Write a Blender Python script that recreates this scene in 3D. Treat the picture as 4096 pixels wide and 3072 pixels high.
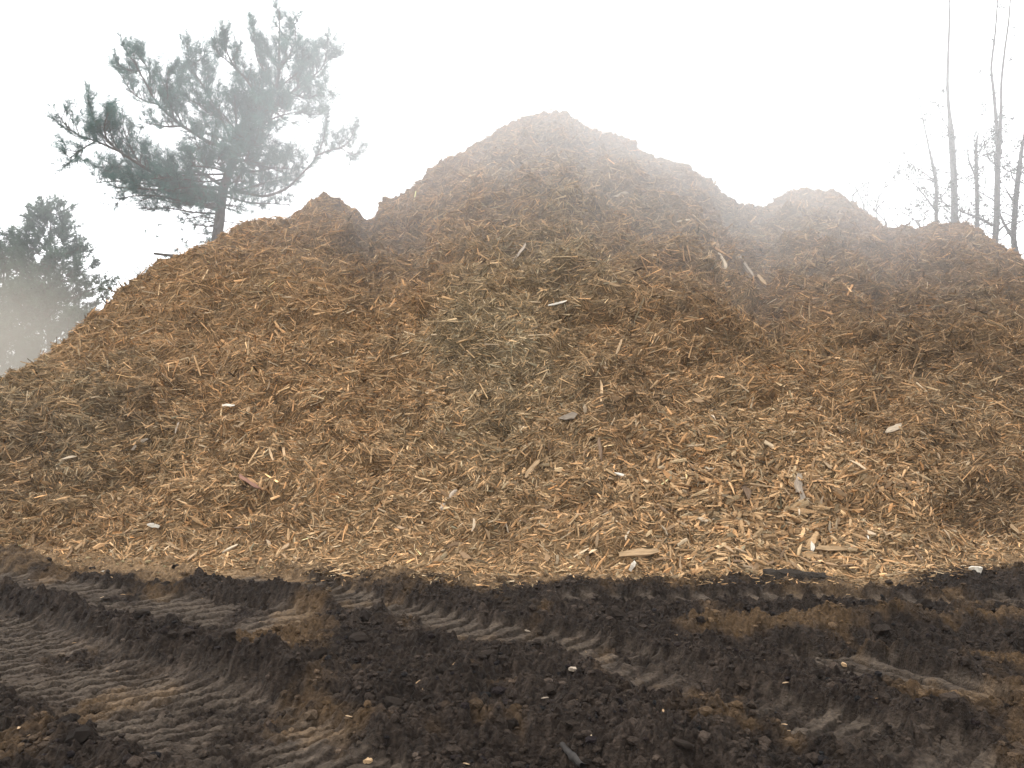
import bpy, math, random
import numpy as np
from mathutils import Vector, Matrix

for o in list(bpy.data.objects):
    bpy.data.objects.remove(o)
R = math.radians
rng = np.random.default_rng(11)
random.seed(11)
scene = bpy.context.scene
col = scene.collection

# ------------------------------------------------------------------ camera
CAM_H, PITCH, FPX = 1.6, R(2.0), 3190.0          # FPX: focal length in pixels of the 4096 px wide photograph
cam_data = bpy.data.cameras.new('camera')
cam_data.sensor_width = 36.0
cam_data.lens = 36.0 * FPX / 4096.0
cam_data.clip_end = 500
cam = bpy.data.objects.new('camera', cam_data)
cam.location = (0, 0, CAM_H)
cam.rotation_euler = (R(90) + PITCH, 0, 0)
col.objects.link(cam)
scene.camera = cam

# ------------------------------------------------------------------ sky and light
SUN_EL, SUN_AZ = 62.0, -62.0                      # azimuth from straight ahead (+Y) towards +X
world = bpy.data.worlds.new('World')
scene.world = world
world.use_nodes = True
wn, wl = world.node_tree.nodes, world.node_tree.links
wn.clear()
sky = wn.new('ShaderNodeTexSky')
sky.sky_type = 'NISHITA'
sky.sun_disc = False
sky.sun_elevation = R(SUN_EL)
sky.sun_rotation = R(SUN_AZ)
sky.air_density, sky.dust_density, sky.ozone_density = 1.0, 6.0, 1.0
hs = wn.new('ShaderNodeHueSaturation'); hs.inputs['Saturation'].default_value = 0.12
mixw = wn.new('ShaderNodeMix'); mixw.data_type = 'RGBA'
mixw.inputs['Factor'].default_value = 0.72        # closed cloud deck over the clear-sky glow
mixw.inputs['B'].default_value = (13.6, 13.8, 14.1, 1)
bg = wn.new('ShaderNodeBackground'); bg.inputs['Strength'].default_value = 0.15
wo = wn.new('ShaderNodeOutputWorld')
wl.new(sky.outputs['Color'], hs.inputs['Color'])
wl.new(hs.outputs['Color'], mixw.inputs['A'])
wl.new(mixw.outputs['Result'], bg.inputs['Color'])
wl.new(bg.outputs['Background'], wo.inputs['Surface'])

sun_data = bpy.data.lights.new('sun', 'SUN')
sun_data.energy = 1.5
sun_data.angle = R(28)
sun_data.color = (1.0, 0.95, 0.88)
sun = bpy.data.objects.new('sun', sun_data)
col.objects.link(sun)
az, el = R(SUN_AZ), R(SUN_EL)
sdir = Vector((math.sin(az) * math.cos(el), math.cos(az) * math.cos(el), math.sin(el)))
sun.rotation_euler = sdir.to_track_quat('Z', 'Y').to_euler()

vs = scene.view_settings
scene.display_settings.display_device = 'sRGB'
vs.view_transform = 'Standard'
vs.look = 'None'
vs.exposure = 0.63
vs.gamma = 1.0
vs.use_curve_mapping = False
scene.render.engine = 'CYCLES'
scene.cycles.use_denoising = True
try:
    scene.cycles.denoiser = 'OPENIMAGEDENOISE'
except Exception:
    pass
scene.cycles.use_adaptive_sampling = True
scene.cycles.adaptive_threshold = 0.02
scene.cycles.max_bounces = 5
scene.cycles.diffuse_bounces = 2
scene.cycles.glossy_bounces = 1
scene.cycles.transparent_max_bounces = 4
scene.cycles.volume_bounces = 3
scene.cycles.volume_step_rate = 2.0
scene.cycles.volume_max_steps = 64

# ------------------------------------------------------------------ helpers
def ray(px, py):
    u, v = (px - 2048.0) / FPX, (1536.0 - py) / FPX
    return np.array([u, math.cos(PITCH) - v * math.sin(PITCH), math.sin(PITCH) + v * math.cos(PITCH)])

def at(px, py, Y):
    """World point at forward distance Y that lies in the direction of a photograph pixel."""
    d = ray(px, py)
    return np.array([d[0] / d[1] * Y, Y, CAM_H + d[2] / d[1] * Y])

def on_ground(px, py, z=0.0):
    d = ray(px, py)
    t = (z - CAM_H) / d[2]
    return np.array([d[0] * t, d[1] * t, z])

def project(P):
    x, y, z = P[..., 0], P[..., 1], P[..., 2] - CAM_H
    dep = y * math.cos(PITCH) + z * math.sin(PITCH)
    up = -y * math.sin(PITCH) + z * math.cos(PITCH)
    return 2048 + FPX * x / dep, 1536 - FPX * up / dep

_perm = np.random.default_rng(5).permutation(256).astype(np.int64)
_perm = np.concatenate([_perm, _perm, _perm])
_g = np.random.default_rng(6).normal(size=(256, 3))
_g /= np.linalg.norm(_g, axis=1)[:, None]

def noise(P, scale, seed=0):
    """Gradient noise of points P (..., 3) with feature size `scale` metres, about -1..1."""
    p = P / scale + seed * 17.31
    i = np.floor(p).astype(np.int64)
    f = p - i
    w = f * f * f * (f * (f * 6 - 15) + 10)
    i &= 255
    out = 0
    for dx in (0, 1):
        wx = w[..., 0] if dx else 1 - w[..., 0]
        for dy in (0, 1):
            wy = w[..., 1] if dy else 1 - w[..., 1]
            for dz in (0, 1):
                wz = w[..., 2] if dz else 1 - w[..., 2]
                h = _perm[_perm[_perm[(i[..., 0] + dx) & 255] + ((i[..., 1] + dy) & 255)] + ((i[..., 2] + dz) & 255)]
                g = _g[h]
                d = (f[..., 0] - dx) * g[..., 0] + (f[..., 1] - dy) * g[..., 1] + (f[..., 2] - dz) * g[..., 2]
                out = out + wx * wy * wz * d
    return out * 1.7

def billow(P, scale, seed=0):
    return np.abs(noise(P, scale, seed)) * 2 - 0.6

def smooth(a, b, x):
    t = np.clip((x - a) / (b - a), 0, 1)
    return t * t * (3 - 2 * t)

def norm(v):
    return v / np.maximum(np.linalg.norm(v, axis=-1, keepdims=True), 1e-9)

def mesh_np(name, verts, faces_list, colors=None, shade_smooth=False):
    """A mesh from numpy arrays; faces_list holds (n, k) index arrays."""
    me = bpy.data.meshes.new(name)
    verts = np.ascontiguousarray(verts, dtype=np.float32).reshape(-1, 3)
    loops = np.concatenate([f.reshape(-1) for f in faces_list]).astype(np.int32)
    sizes = np.concatenate([np.full(len(f), f.shape[1], np.int32) for f in faces_list])
    starts = np.concatenate([[0], np.cumsum(sizes)[:-1]]).astype(np.int32)
    me.vertices.add(len(verts)); me.vertices.foreach_set('co', verts.ravel())
    me.loops.add(len(loops)); me.loops.foreach_set('vertex_index', loops)
    me.polygons.add(len(sizes)); me.polygons.foreach_set('loop_start', starts)
    me.update(calc_edges=True)
    if colors is not None:
        a = me.attributes.new('tint', 'FLOAT_COLOR', 'POINT')
        c = np.ones((len(verts), 4), np.float32); c[:, :3] = colors
        a.data.foreach_set('color', c.ravel())
    if shade_smooth:
        me.shade_smooth()
    else:
        me.shade_flat()
    me.validate()
    return me

def add(name, me, mat=None, parent=None, loc=None):
    o = bpy.data.objects.new(name, me)
    col.objects.link(o)
    if mat is not None and me is not None and not me.materials:
        me.materials.append(mat)
    if loc is not None:
        o.location = loc
    if parent is not None:
        o.parent = parent
    return o

def tag(o, label=None, cat=None, group=None, kind=None):
    if label: o['label'] = label
    if cat: o['category'] = cat
    if group: o['group'] = group
    if kind: o['kind'] = kind
    return o

def empty(name, loc, label, cat, group=None):
    o = bpy.data.objects.new(name, None)
    col.objects.link(o)
    o.location = loc
    o.empty_display_size = 0.3
    return tag(o, label, cat, group)

def grid_faces(nr, nc):
    a = np.arange(nr * nc).reshape(nr, nc)
    return np.stack([a[:-1, :-1], a[:-1, 1:], a[1:, 1:], a[1:, :-1]], -1).reshape(-1, 4)

# ------------------------------------------------------------------ materials
def mat_tint(name, rough=0.9, grain=40.0, grain_amt=0.35, bump=0.0, bump_scale=60.0, base=None, spec=0.25, trans=0.0):
    """Surface whose own colour comes from the 'tint' attribute (or base), broken up by fine noise."""
    m = bpy.data.materials.new(name); m.use_nodes = True
    n, l = m.node_tree.nodes, m.node_tree.links
    b = n['Principled BSDF']
    b.inputs['Roughness'].default_value = rough
    b.inputs['Specular IOR Level'].default_value = spec
    tc = n.new('ShaderNodeTexCoord')
    nz = n.new('ShaderNodeTexNoise'); nz.inputs['Scale'].default_value = grain; nz.inputs['Detail'].default_value = 4
    l.new(tc.outputs['Object'], nz.inputs['Vector'])
    mr = n.new('ShaderNodeMapRange')
    mr.inputs['From Min'].default_value, mr.inputs['From Max'].default_value = 0.3, 0.7
    mr.inputs['To Min'].default_value, mr.inputs['To Max'].default_value = 1 - grain_amt, 1 + grain_amt
    l.new(nz.outputs['Fac'], mr.inputs['Value'])
    if base is None:
        src = n.new('ShaderNodeAttribute'); src.attribute_name = 'tint'; s = src.outputs['Color']
    else:
        src = n.new('ShaderNodeRGB'); src.outputs[0].default_value = (*base, 1); s = src.outputs[0]
    mul = n.new('ShaderNodeVectorMath'); mul.operation = 'SCALE'
    l.new(s, mul.inputs[0]); l.new(mr.outputs['Result'], mul.inputs['Scale'])
    l.new(mul.outputs['Vector'], b.inputs['Base Color'])
    if bump:
        n2 = n.new('ShaderNodeTexNoise'); n2.inputs['Scale'].default_value = bump_scale; n2.inputs['Detail'].default_value = 5
        l.new(tc.outputs['Object'], n2.inputs['Vector'])
        bp = n.new('ShaderNodeBump'); bp.inputs['Strength'].default_value = bump; bp.inputs['Distance'].default_value = 0.02
        l.new(n2.outputs['Fac'], bp.inputs['Height']); l.new(bp.outputs['Normal'], b.inputs['Normal'])
    if trans:
        tr = n.new('ShaderNodeBsdfTranslucent'); l.new(mul.outputs['Vector'], tr.inputs['Color'])
        mx = n.new('ShaderNodeMixShader'); mx.inputs[0].default_value = trans
        out = n['Material Output']
        l.new(b.outputs[0], mx.inputs[1]); l.new(tr.outputs[0], mx.inputs[2]); l.new(mx.outputs[0], out.inputs['Surface'])
    return m

M_heap = mat_tint('shredded_wood_bed', 0.95, 34.0, 0.55, bump=0.9, bump_scale=48.0, spec=0.08)
M_chip = mat_tint('shredded_wood', 0.88, 60.0, 0.22, spec=0.1)
M_soil = mat_tint('damp_soil', 0.88, 45.0, 0.4, bump=0.8, bump_scale=70.0, spec=0.07)
M_clod = mat_tint('soil_clod', 0.9, 60.0, 0.4, bump=0.7, bump_scale=90.0, spec=0.07)
M_terrain = mat_tint('far_soil', 0.95, 3.0, 0.3, base=(0.05, 0.04, 0.03))
M_bark = mat_tint('pine_bark', 0.95, 12.0, 0.45, bump=0.8, bump_scale=25.0, base=(0.075, 0.058, 0.045))
M_bark2 = mat_tint('grey_bark', 0.95, 12.0, 0.4, bump=0.6, bump_scale=25.0, base=(0.10, 0.092, 0.085))
M_needle = mat_tint('pine_needles', 0.6, 1.2, 0.3, trans=0.3)
M_leaf = mat_tint('ivy_leaves', 0.5, 1.5, 0.3, trans=0.15)

def chip_material(name, stops, stretch=(10, 220, 220)):
    """Wood whose tone differs from piece to piece, with grain along it."""
    m = bpy.data.materials.new(name); m.use_nodes = True
    n, l = m.node_tree.nodes, m.node_tree.links
    b = n['Principled BSDF']; b.inputs['Roughness'].default_value = 0.8; b.inputs['Specular IOR Level'].default_value = 0.25
    oi = n.new('ShaderNodeObjectInfo')
    cr = n.new('ShaderNodeValToRGB'); cr.color_ramp.interpolation = 'LINEAR'
    e = cr.color_ramp.elements
    for k, (p, c) in enumerate(stops):
        x = e[k] if k < 2 else e.new(p)
        x.position = p; x.color = (*c, 1)
    l.new(oi.outputs['Random'], cr.inputs['Fac'])
    tc = n.new('ShaderNodeTexCoord')
    mp = n.new('ShaderNodeMapping'); mp.inputs['Scale'].default_value = stretch
    l.new(tc.outputs['Object'], mp.inputs['Vector'])
    nz = n.new('ShaderNodeTexNoise'); nz.inputs['Scale'].default_value = 1.0; nz.inputs['Detail'].default_value = 3
    l.new(mp.outputs['Vector'], nz.inputs['Vector'])
    mr = n.new('ShaderNodeMapRange'); mr.inputs['From Min'].default_value = 0.3; mr.inputs['From Max'].default_value = 0.7
    mr.inputs['To Min'].default_value = 0.5; mr.inputs['To Max'].default_value = 1.25
    l.new(nz.outputs['Fac'], mr.inputs['Value'])
    mul = n.new('ShaderNodeVectorMath'); mul.operation = 'SCALE'
    l.new(cr.outputs['Color'], mul.inputs[0]); l.new(mr.outputs['Result'], mul.inputs['Scale'])
    l.new(mul.outputs['Vector'], b.inputs['Base Color'])
    return m

# ------------------------------------------------------------------ the lie of the land
def poly(pts):
    return np.array([on_ground(x, y)[:2] for x, y in pts])

def dist_poly(P, line):
    """Distance, arc length and signed side of points P (n, 2) to a polyline."""
    best = np.full(len(P), 1e9); arc = np.zeros(len(P)); side = np.zeros(len(P)); acc = 0.0
    for a, b in zip(line[:-1], line[1:]):
        ab = b - a; L = np.linalg.norm(ab); d = ab / L
        q = P - a
        t = np.clip(q @ d, 0, L)
        r = q - t[:, None] * d
        dd = np.hypot(r[:, 0], r[:, 1])
        m = dd < best
        best[m] = dd[m]; arc[m] = acc + t[m]
        side[m] = (d[0] * q[m, 1] - d[1] * q[m, 0])
        acc += L
    return best, arc, np.sign(side) * best

BASE_LINE = [(-900, 2150), (-300, 2170), (0, 2190), (250, 2235), (420, 2225), (800, 2262), (1000, 2255), (1200, 2272), (1500, 2292), (1900, 2312),
             (2100, 2300), (2500, 2308), (2900, 2302), (3300, 2308), (3500, 2314), (3700, 2292), (3900, 2255), (4096, 2245), (4500, 2230), (5200, 2200)]
RIDGE = [  # silhouette of the heap: photograph pixel and how far away that part of the crest stands
    (-1100, 1700, 11.5), (-500, 1640, 11.8), (0, 1522, 12.2), (180, 1420, 12.8), (330, 1290, 13.3), (450, 1190, 13.8), (520, 1140, 14.0), (640, 1055, 14.4), (760, 1000, 14.7),
    (860, 965, 14.9), (900, 930, 15.0), (960, 885, 15.1), (1040, 868, 15.2), (1120, 878, 15.3), (1165, 868, 15.4), (1190, 842, 15.5), (1240, 815, 15.6), (1310, 778, 15.8),
    (1370, 800, 16.0), (1420, 838, 16.1), (1470, 862, 16.2), (1490, 838, 16.3), (1520, 790, 16.4), (1590, 790, 16.5), (1640, 762, 16.6), (1700, 705, 16.8),
    (1730, 660, 16.9), (1800, 625, 17.0), (1890, 580, 17.1), (1960, 545, 17.2), (2010, 500, 17.3), (2080, 472, 17.4), (2110, 455, 17.4), (2160, 462, 17.5), (2220, 448, 17.5), (2280, 455, 17.5),
    (2310, 485, 17.5), (2400, 520, 17.6), (2470, 540, 17.6), (2510, 545, 17.6), (2560, 595, 17.6), (2640, 630, 17.6), (2720, 645, 17.6), (2790, 690, 17.6), (2860, 745, 17.7),
    (2920, 790, 17.8), (2960, 808, 18.0), (3000, 798, 18.4), (3040, 812, 18.8), (3075, 800, 19.2), (3120, 780, 19.4), (3170, 755, 19.6), (3240, 760, 19.7), (3350, 772, 19.6), (3400, 812, 19.4),
    (3460, 850, 19.1), (3540, 900, 18.8), (3570, 902, 18.6), (3610, 888, 18.4), (3650, 905, 18.2), (3720, 893, 18.0), (3820, 890, 17.8), (3900, 905, 17.5), (3950, 945, 17.2), (4020, 990, 16.9),
    (4096, 1045, 16.5), (4300, 1190, 15.8), (4700, 1400, 14.5), (5200, 1640, 13.0)]
_b = np.array([on_ground(x, y) for x, y in BASE_LINE]); BS, BY = _b[:, 0] / _b[:, 1], _b[:, 1]
_r = np.array([np.append(ray(x, y), Y) for x, y, Y in RIDGE])
RS, RK, RY = _r[:, 0] / _r[:, 1], _r[:, 2] / _r[:, 1], _r[:, 3]

# ------------------------------------------------------------------ ground
def soil_height(P):
    """Height and colour of the churned soil at P (n, 3), z ignored."""
    xy = P[:, :2]; Q = P.copy(); Q[:, 2] = 0
    n = len(P)
    z = 0.035 * noise(Q, 0.9, 1) + 0.03 * noise(Q, 0.35, 2)
    rough = np.ones(n); light = np.zeros(n); tread = np.zeros(n); berm = np.zeros(n)
    tracks = [
        ([(-500, 2260), (-150, 2300), (140, 2345), (460, 2398), (790, 2430), (1080, 2475)], 0.40, 0.165, (0.82, 0.57)),
        ([(800, 2262), (1000, 2300), (1240, 2350), (1480, 2415), (1850, 2515), (2300, 2570), (2680, 2715), (3000, 2810), (3400, 2920), (3800, 3060), (4000, 3200)], 0.30, 0.15, (0.74, 0.67)),
        ([(-500, 2400), (-200, 2480), (0, 2545), (370, 2690), (740, 2840), (1020, 2990), (1300, 3200)], 0.46, 0.112, (0.82, 0.57)),
        ([(3250, 2600), (3600, 2690), (3900, 2770), (4300, 2880)], 0.26, 0.14, (0.55, -0.84)),
        ([(2300, 2385), (2700, 2400), (3200, 2390), (3700, 2400), (4300, 2390)], 0.2, 0.18, (0.6, -0.8)),
    ]
    for pts, half, pitch, (lx, ly) in tracks:
        d, arc, sd = dist_poly(xy, poly(pts))
        e = d + 0.06 * noise(Q, 0.22, 9) + 0.03 * noise(Q, 0.07, 10)
        inside = 1 - smooth(half * 0.85, half * 1.05, e)
        patch = inside * smooth(-0.75, 0.05, noise(Q, 0.45, 21) + 0.4 * noise(Q, 0.12, 22))
        ph = (xy[:, 0] * ly - xy[:, 1] * lx + 0.006 * noise(Q, 0.4, 12)) / pitch
        lug = smooth(0.2, 0.55, 0.5 + 0.5 * np.sin(ph * 2 * np.pi))
        z = z * (1 - 0.6 * inside) - 0.05 * inside
        tread += 0.037 * (lug - 0.5) * patch * np.clip(0.9 + 0.7 * noise(Q, 0.15, 13), 0, 1.4)
        z += 0.045 * np.exp(-((e - half * 1.2) / 0.09) ** 2)
        rough = np.minimum(rough, 1 - 0.72 * patch)
        light = np.maximum(light, patch * (0.3 + 0.7 * lug))
    ridges = [
        ([(1020, 2240), (1300, 2290), (1570, 2340), (2040, 2430), (2400, 2470)], 0.10, 0.12),
        ([(730, 2305), (1020, 2382), (1300, 2430), (1480, 2445), (1650, 2500)], 0.10, 0.11),
        ([(-300, 2300), (-100, 2352), (0, 2385), (280, 2478), (560, 2600), (880, 2680), (1200, 2740), (1500, 2800)], 0.13, 0.14),
        ([(950, 2670), (1300, 2720), (1700, 2770), (1900, 2690), (2120, 2640), (2350, 2690)], 0.12, 0.19),
        ([(2700, 2542), (3070, 2518), (3440, 2499), (4096, 2489), (4500, 2485)], 0.17, 0.11),
        ([(1500, 2300), (1900, 2345), (2400, 2350), (3000, 2338)], 0.08, 0.13),
        ([(2100, 2790), (2350, 2840), (2600, 2880), (2900, 2950)], 0.12, 0.17),
        ([(2500, 2640), (2800, 2680), (3200, 2720), (3500, 2800), (3800, 2900)], 0.09, 0.15),
        ([(1400, 2960), (1800, 2890), (2200, 2920), (2600, 2990), (2900, 3060)], 0.13, 0.17),
        ([(3500, 3000), (3800, 2940), (4200, 2900)], 0.12, 0.2),
        ([(-250, 2225), (0, 2232), (120, 2262)], 0.17, 0.17),
        ([(330, 2238), (400, 2228), (470, 2258)], 0.09, 0.10),
        ([(3650, 2330), (3800, 2300), (4100, 2290)], 0.08, 0.2),
        ([(2980, 2335), (3350, 2338)], 0.09, 0.10),
        ([(100, 3040), (400, 3010), (700, 3060)], 0.08, 0.2),
    ]
    for pts, h, w in ridges:
        d, arc, sd = dist_poly(xy, poly(pts))
        m = np.exp(-(d / w) ** 2) * (0.75 + 0.5 * noise(Q, 0.3, 14))
        berm += np.clip(m, 0, 1); z += 0.9 * h * m; rough = np.maximum(rough, 1.25 * np.clip(m, 0, 1)); light *= 1 - 0.9 * np.clip(m, 0, 1)
    for pts, h, w in [([(3000, 2580), (3400, 2572), (3850, 2565), (4200, 2570)], -0.11, 0.13), ([(2150, 3020), (2400, 3060), (2800, 3110)], -0.09, 0.18)]:
        d, arc, sd = dist_poly(xy, poly(pts))
        z += h * np.exp(-(d / w) ** 2)
    z += tread * (1 - np.clip(1.8 * berm, 0, 1))
    crumb = 0.030 * billow(Q, 0.19, 3) + 0.028 * billow(Q, 0.085, 4) + 0.024 * billow(Q, 0.042, 5) + 0.008 * noise(Q, 0.026, 6)
    z += rough * crumb
    # colour: nearly black damp soil, grey-brown where pressed flat, brown where shreds are trodden in
    dark = np.array([0.0165, 0.0120, 0.0090]); grey = np.array([0.056, 0.043, 0.032]); brown = np.array([0.080, 0.049, 0.024])
    c = dark[None] * np.exp(0.4 * noise(Q, 0.2, 30) + 0.6 * noise(Q, 0.035, 36) + 0.45 * noise(Q, 0.012, 37))[:, None]
    c = c + (grey - dark)[None] * (light * (0.75 + 0.4 * noise(Q, 0.25, 31)))[:, None].clip(0, 1)
    px, py = project(np.c_[xy, np.zeros(n)])
    straw = smooth(0.15, 0.8, noise(Q, 0.7, 32) + 0.35 * noise(Q, 0.12, 33)
                   + 0.6 * np.exp(-((py - 2580) / 50) ** 2 - ((px - 1100) / 480) ** 2) + 0.9 * np.exp(-((py - np.interp(px, [2700, 3070, 3440, 4096], [2545, 2520, 2502, 2492])) / 22) ** 2) * smooth(2500, 2800, px)
                   + 0.4 * np.exp(-((py - 2960) / 100) ** 2 - ((px - 900) / 300) ** 2))
    c = c + (brown - dark)[None] * (0.6 * straw)[:, None]
    sb = np.interp(xy[:, 0] / np.maximum(xy[:, 1], 0.1), BS, BY)
    near = smooth(-0.75, 0.3, xy[:, 1] - sb + 0.55 * noise(Q, 0.6, 34) + 0.3 * noise(Q, 0.12, 35) + 0.35 * (1 - smooth(300, 1500, px)))
    near = near * (1 - np.exp(-((px - 3180) / 230) ** 2 - ((py - 2325) / 34) ** 2))
    c = c + (np.array([0.17, 0.110, 0.060]) - c) * near[:, None]
    return z, np.clip(c, 0.004, 1), rough

def soil_patch():
    s = np.concatenate([np.linspace(-1.3, -0.74, 16)[:-1], np.linspace(-0.74, 0.74, 610), np.linspace(0.74, 1.3, 16)[1:]])
    Y = np.concatenate([np.linspace(1.6, 3.2, 20)[:-1], np.geomspace(3.2, 9.6, 485), [10.2, 10.8]])
    S, YY = np.meshgrid(s, Y)
    P = np.stack([S * YY, YY, np.zeros_like(S)], -1)
    z, c, _ = soil_height(P.reshape(-1, 3))
    z = z.reshape(S.shape)
    edge = np.zeros_like(z, bool); edge[0] = edge[-1] = True; edge[:, 0] = edge[:, -1] = True
    z[edge] = -0.35
    P[..., 2] = z
    return mesh_np('ground', P, [grid_faces(len(Y), len(s))], c, False)

ground = tag(add('ground', soil_patch(), M_soil), kind='structure')
tv = []
for i in range(25):
    for j in range(25):
        x, y = -62 + 124 * i / 24, -50 + 112 * j / 24
        tv.append((x, y, -0.2 + 0.04 * math.sin(x * 0.7) * math.cos(y * 0.6)))
terrain = tag(add('terrain', mesh_np('terrain', np.array(tv), [grid_faces(25, 25)[:, ::-1]], None, True), M_terrain), kind='structure')

# ------------------------------------------------------------------ the heap
NS, NF, NB = 490, 310, 34
hs_ = np.concatenate([np.linspace(-1.15, -0.72, 30)[:-1], np.linspace(-0.72, 0.72, NS), np.linspace(0.72, 1.15, 30)[1:]])
yb = np.interp(hs_, BS, BY) - 0.12
yr = np.interp(hs_, RS, RY)
rk = np.interp(hs_, RS, RK)
for _ in range(4):
    yr[1:-1] = (yr[:-2] + 2 * yr[1:-1] + yr[2:]) / 4; rk[1:-1] = (rk[:-2] + 2 * rk[1:-1] + rk[2:]) / 4
zr = CAM_H + rk * yr
zr = np.maximum(zr, 0.6)
tau = np.linspace(0, 1, NF)
rat = (yr / yb)[None]
T = (rat ** tau[:, None] - 1) / (rat - 1)
Yf = yb + (yr - yb) * T
Zf = zr * (T * (1 - 0.75 * np.exp(-T / 0.035))) - 0.05 * np.exp(-T / 0.02)
tb = np.linspace(0, 1, NB + 1)[1:, None] ** 1.5
run = zr / 0.75 + 1.5
Yk = yr + run * tb
Zk = zr - (np.sqrt((0.78 * run * tb) ** 2 + 0.3 ** 2) - 0.3) + 0.0
Yall = np.concatenate([Yf, Yk]); Zall = np.concatenate([Zf, Zk]); Tall = np.concatenate([T, 1 + tb + 0 * yr])
HP = np.stack([hs_[None] * Yall, Yall, Zall], -1)

def grid_normals(P):
    du = np.gradient(P, axis=1); dv = np.gradient(P, axis=0)
    return norm(np.cross(du, dv))

# a smoothed normal: the mean lie of the slope, so that relief leans out of it
HN = norm(grid_normals(HP))
for _ in range(12):
    HN[1:-1, 1:-1] = (HN[:-2, 1:-1] + HN[2:, 1:-1] + HN[1:-1, :-2] + HN[1:-1, 2:] + HN[1:-1, 1:-1]) / 5
HN = norm(HN)
HX, HY = project(HP)
front = Tall <= 1.02
toe = smooth(0.0, 0.10, Tall)
crest = 1 - 0.7 * smooth(0.85, 1.0, Tall)
disp = toe * crest * (0.17 * noise(HP, 1.3, 1) + 0.11 * noise(HP, 0.6, 2) + 0.12 * billow(HP, 0.42, 3)) \
    + (0.3 + 0.7 * toe) * (0.075 * billow(HP, 0.2, 4) + 0.045 * noise(HP, 0.10, 5) + 0.018 * noise(HP, 0.055, 6))

def fold(pts, depth, width):
    d, _, _ = dist_poly(np.stack([HX, HY], -1).reshape(-1, 2), np.array(pts, float))
    return -depth * np.exp(-(d.reshape(HX.shape) / width) ** 2) * (Tall < 1.3)
disp += fold([(60, 2150), (230, 2080), (420, 1930), (600, 1780), (800, 1640)], 0.22, 70)
disp += fold([(2980, 900), (3080, 1250), (3350, 1600), (3700, 1900), (4096, 2120)], 0.20, 110)
disp += fold([(1500, 880), (1640, 1000), (1720, 1120)], 0.16, 70)
HOLLOWS = [(2235, 1110, 85, 28, 0.34), (2150, 1150, 60, 22, 0.2), (2600, 900, 70, 30, 0.22), (2490, 965, 45, 20, 0.22), (1890, 1395, 95, 26, 0.22), (2360, 1560, 70, 40, 0.22),
           (2500, 1510, 60, 22, 0.18), (2300, 2015, 130, 45, 0.2), (2060, 1830, 55, 22, 0.16), (1990, 1690, 70, 24, 0.14), (3090, 1185, 75, 40, 0.2), (2700, 1050, 50, 22, 0.2), (700, 1540, 60, 28, 0.16),
           (620, 1620, 60, 30, 0.16), (190, 1930, 110, 35, 0.2), (430, 1640, 110, 40, 0.18), (500, 1880, 80, 30, 0.12), (1250, 1180, 60, 22, 0.12), (2420, 1250, 120, 24, 0.16),
           (2650, 1250, 110, 22, 0.18), (2860, 1310, 100, 22, 0.16), (3950, 2000, 160, 60, 0.2), (3650, 1480, 100, 24, 0.14), (3450, 1350, 100, 22, 0.14), (3800, 1150, 90, 20, 0.14), (1700, 1250, 80, 22, 0.12),
           (1480, 1860, 70, 22, 0.12), (930, 2010, 90, 24, 0.10), (1950, 960, 60, 20, 0.12), (2380, 1010, 70, 18, 0.16), (2180, 790, 60, 18, 0.12), (2680, 760, 90, 18, 0.12), (3250, 1080, 90, 20, 0.12),
           (2750, 1420, 120, 26, 0.18), (2560, 1640, 90, 24, 0.16), (3050, 1600, 120, 26, 0.16), (3350, 1950, 90, 24, 0.12), (1130, 1680, 80, 24, 0.12), (850, 1320, 80, 24, 0.12), (1350, 1400, 80, 22, 0.12)]
for hx, hy, rx, ry, dep in HOLLOWS:
    g = np.exp(-((HX - hx) / rx) ** 2 - ((HY - hy) / ry) ** 2)
    lip = np.exp(-((HX - hx) / (rx * 1.2)) ** 2 - ((HY - (hy - 1.7 * ry)) / (ry * 1.1)) ** 2)
    disp += front * (-1.3 * dep * g + 0.4 * dep * lip) * (1 + 0.5 * noise(HP, 0.25, 8))
HP = HP + HN * disp[..., None]
HN = grid_normals(HP)
HX, HY = project(HP)

# colour of the mulch: fresh orange-brown, dry olive-grey tan, dark fine compost lump, darker flanks and dips
def blob(cx, cy, rx, ry):
    return np.exp(-((HX - cx) / rx) ** 2 - ((HY - cy) / ry) ** 2)
C_fresh = np.array([0.298, 0.180, 0.088]); C_olive = np.array([0.265, 0.188, 0.104]); C_dark = np.array([0.140, 0.092, 0.052]); C_toe = np.array([0.305, 0.192, 0.099])
n1 = noise(HP, 1.4, 40); n2 = noise(HP, 0.45, 41)
olive = np.clip(0.9 * blob(2060, 1250, 330, 420) + 0.7 * blob(2000, 1750, 350, 250) + 0.9 * blob(1900, 1350, 200, 120) + 0.95 * blob(250, 1700, 420, 300) + 0.6 * blob(2350, 800, 350, 300) + 0.6 * blob(3000, 900, 500, 200) + 0.4 * n1 + 0.35 * n2, 0, 1)
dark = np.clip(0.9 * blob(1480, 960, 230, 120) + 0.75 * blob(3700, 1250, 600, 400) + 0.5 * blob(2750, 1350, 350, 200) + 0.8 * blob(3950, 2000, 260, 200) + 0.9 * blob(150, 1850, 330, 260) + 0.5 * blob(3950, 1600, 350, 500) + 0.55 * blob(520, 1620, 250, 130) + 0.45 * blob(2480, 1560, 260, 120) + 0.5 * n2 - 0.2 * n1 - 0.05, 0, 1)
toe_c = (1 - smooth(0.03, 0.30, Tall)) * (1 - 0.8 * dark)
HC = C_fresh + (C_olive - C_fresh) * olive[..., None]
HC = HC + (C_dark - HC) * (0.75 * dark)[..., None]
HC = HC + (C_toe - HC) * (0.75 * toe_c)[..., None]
heap_me = mesh_np('mulch_pile', HP, [grid_faces(*HP.shape[:2])], HC.reshape(-1, 3) * 0.45, True)
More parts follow.
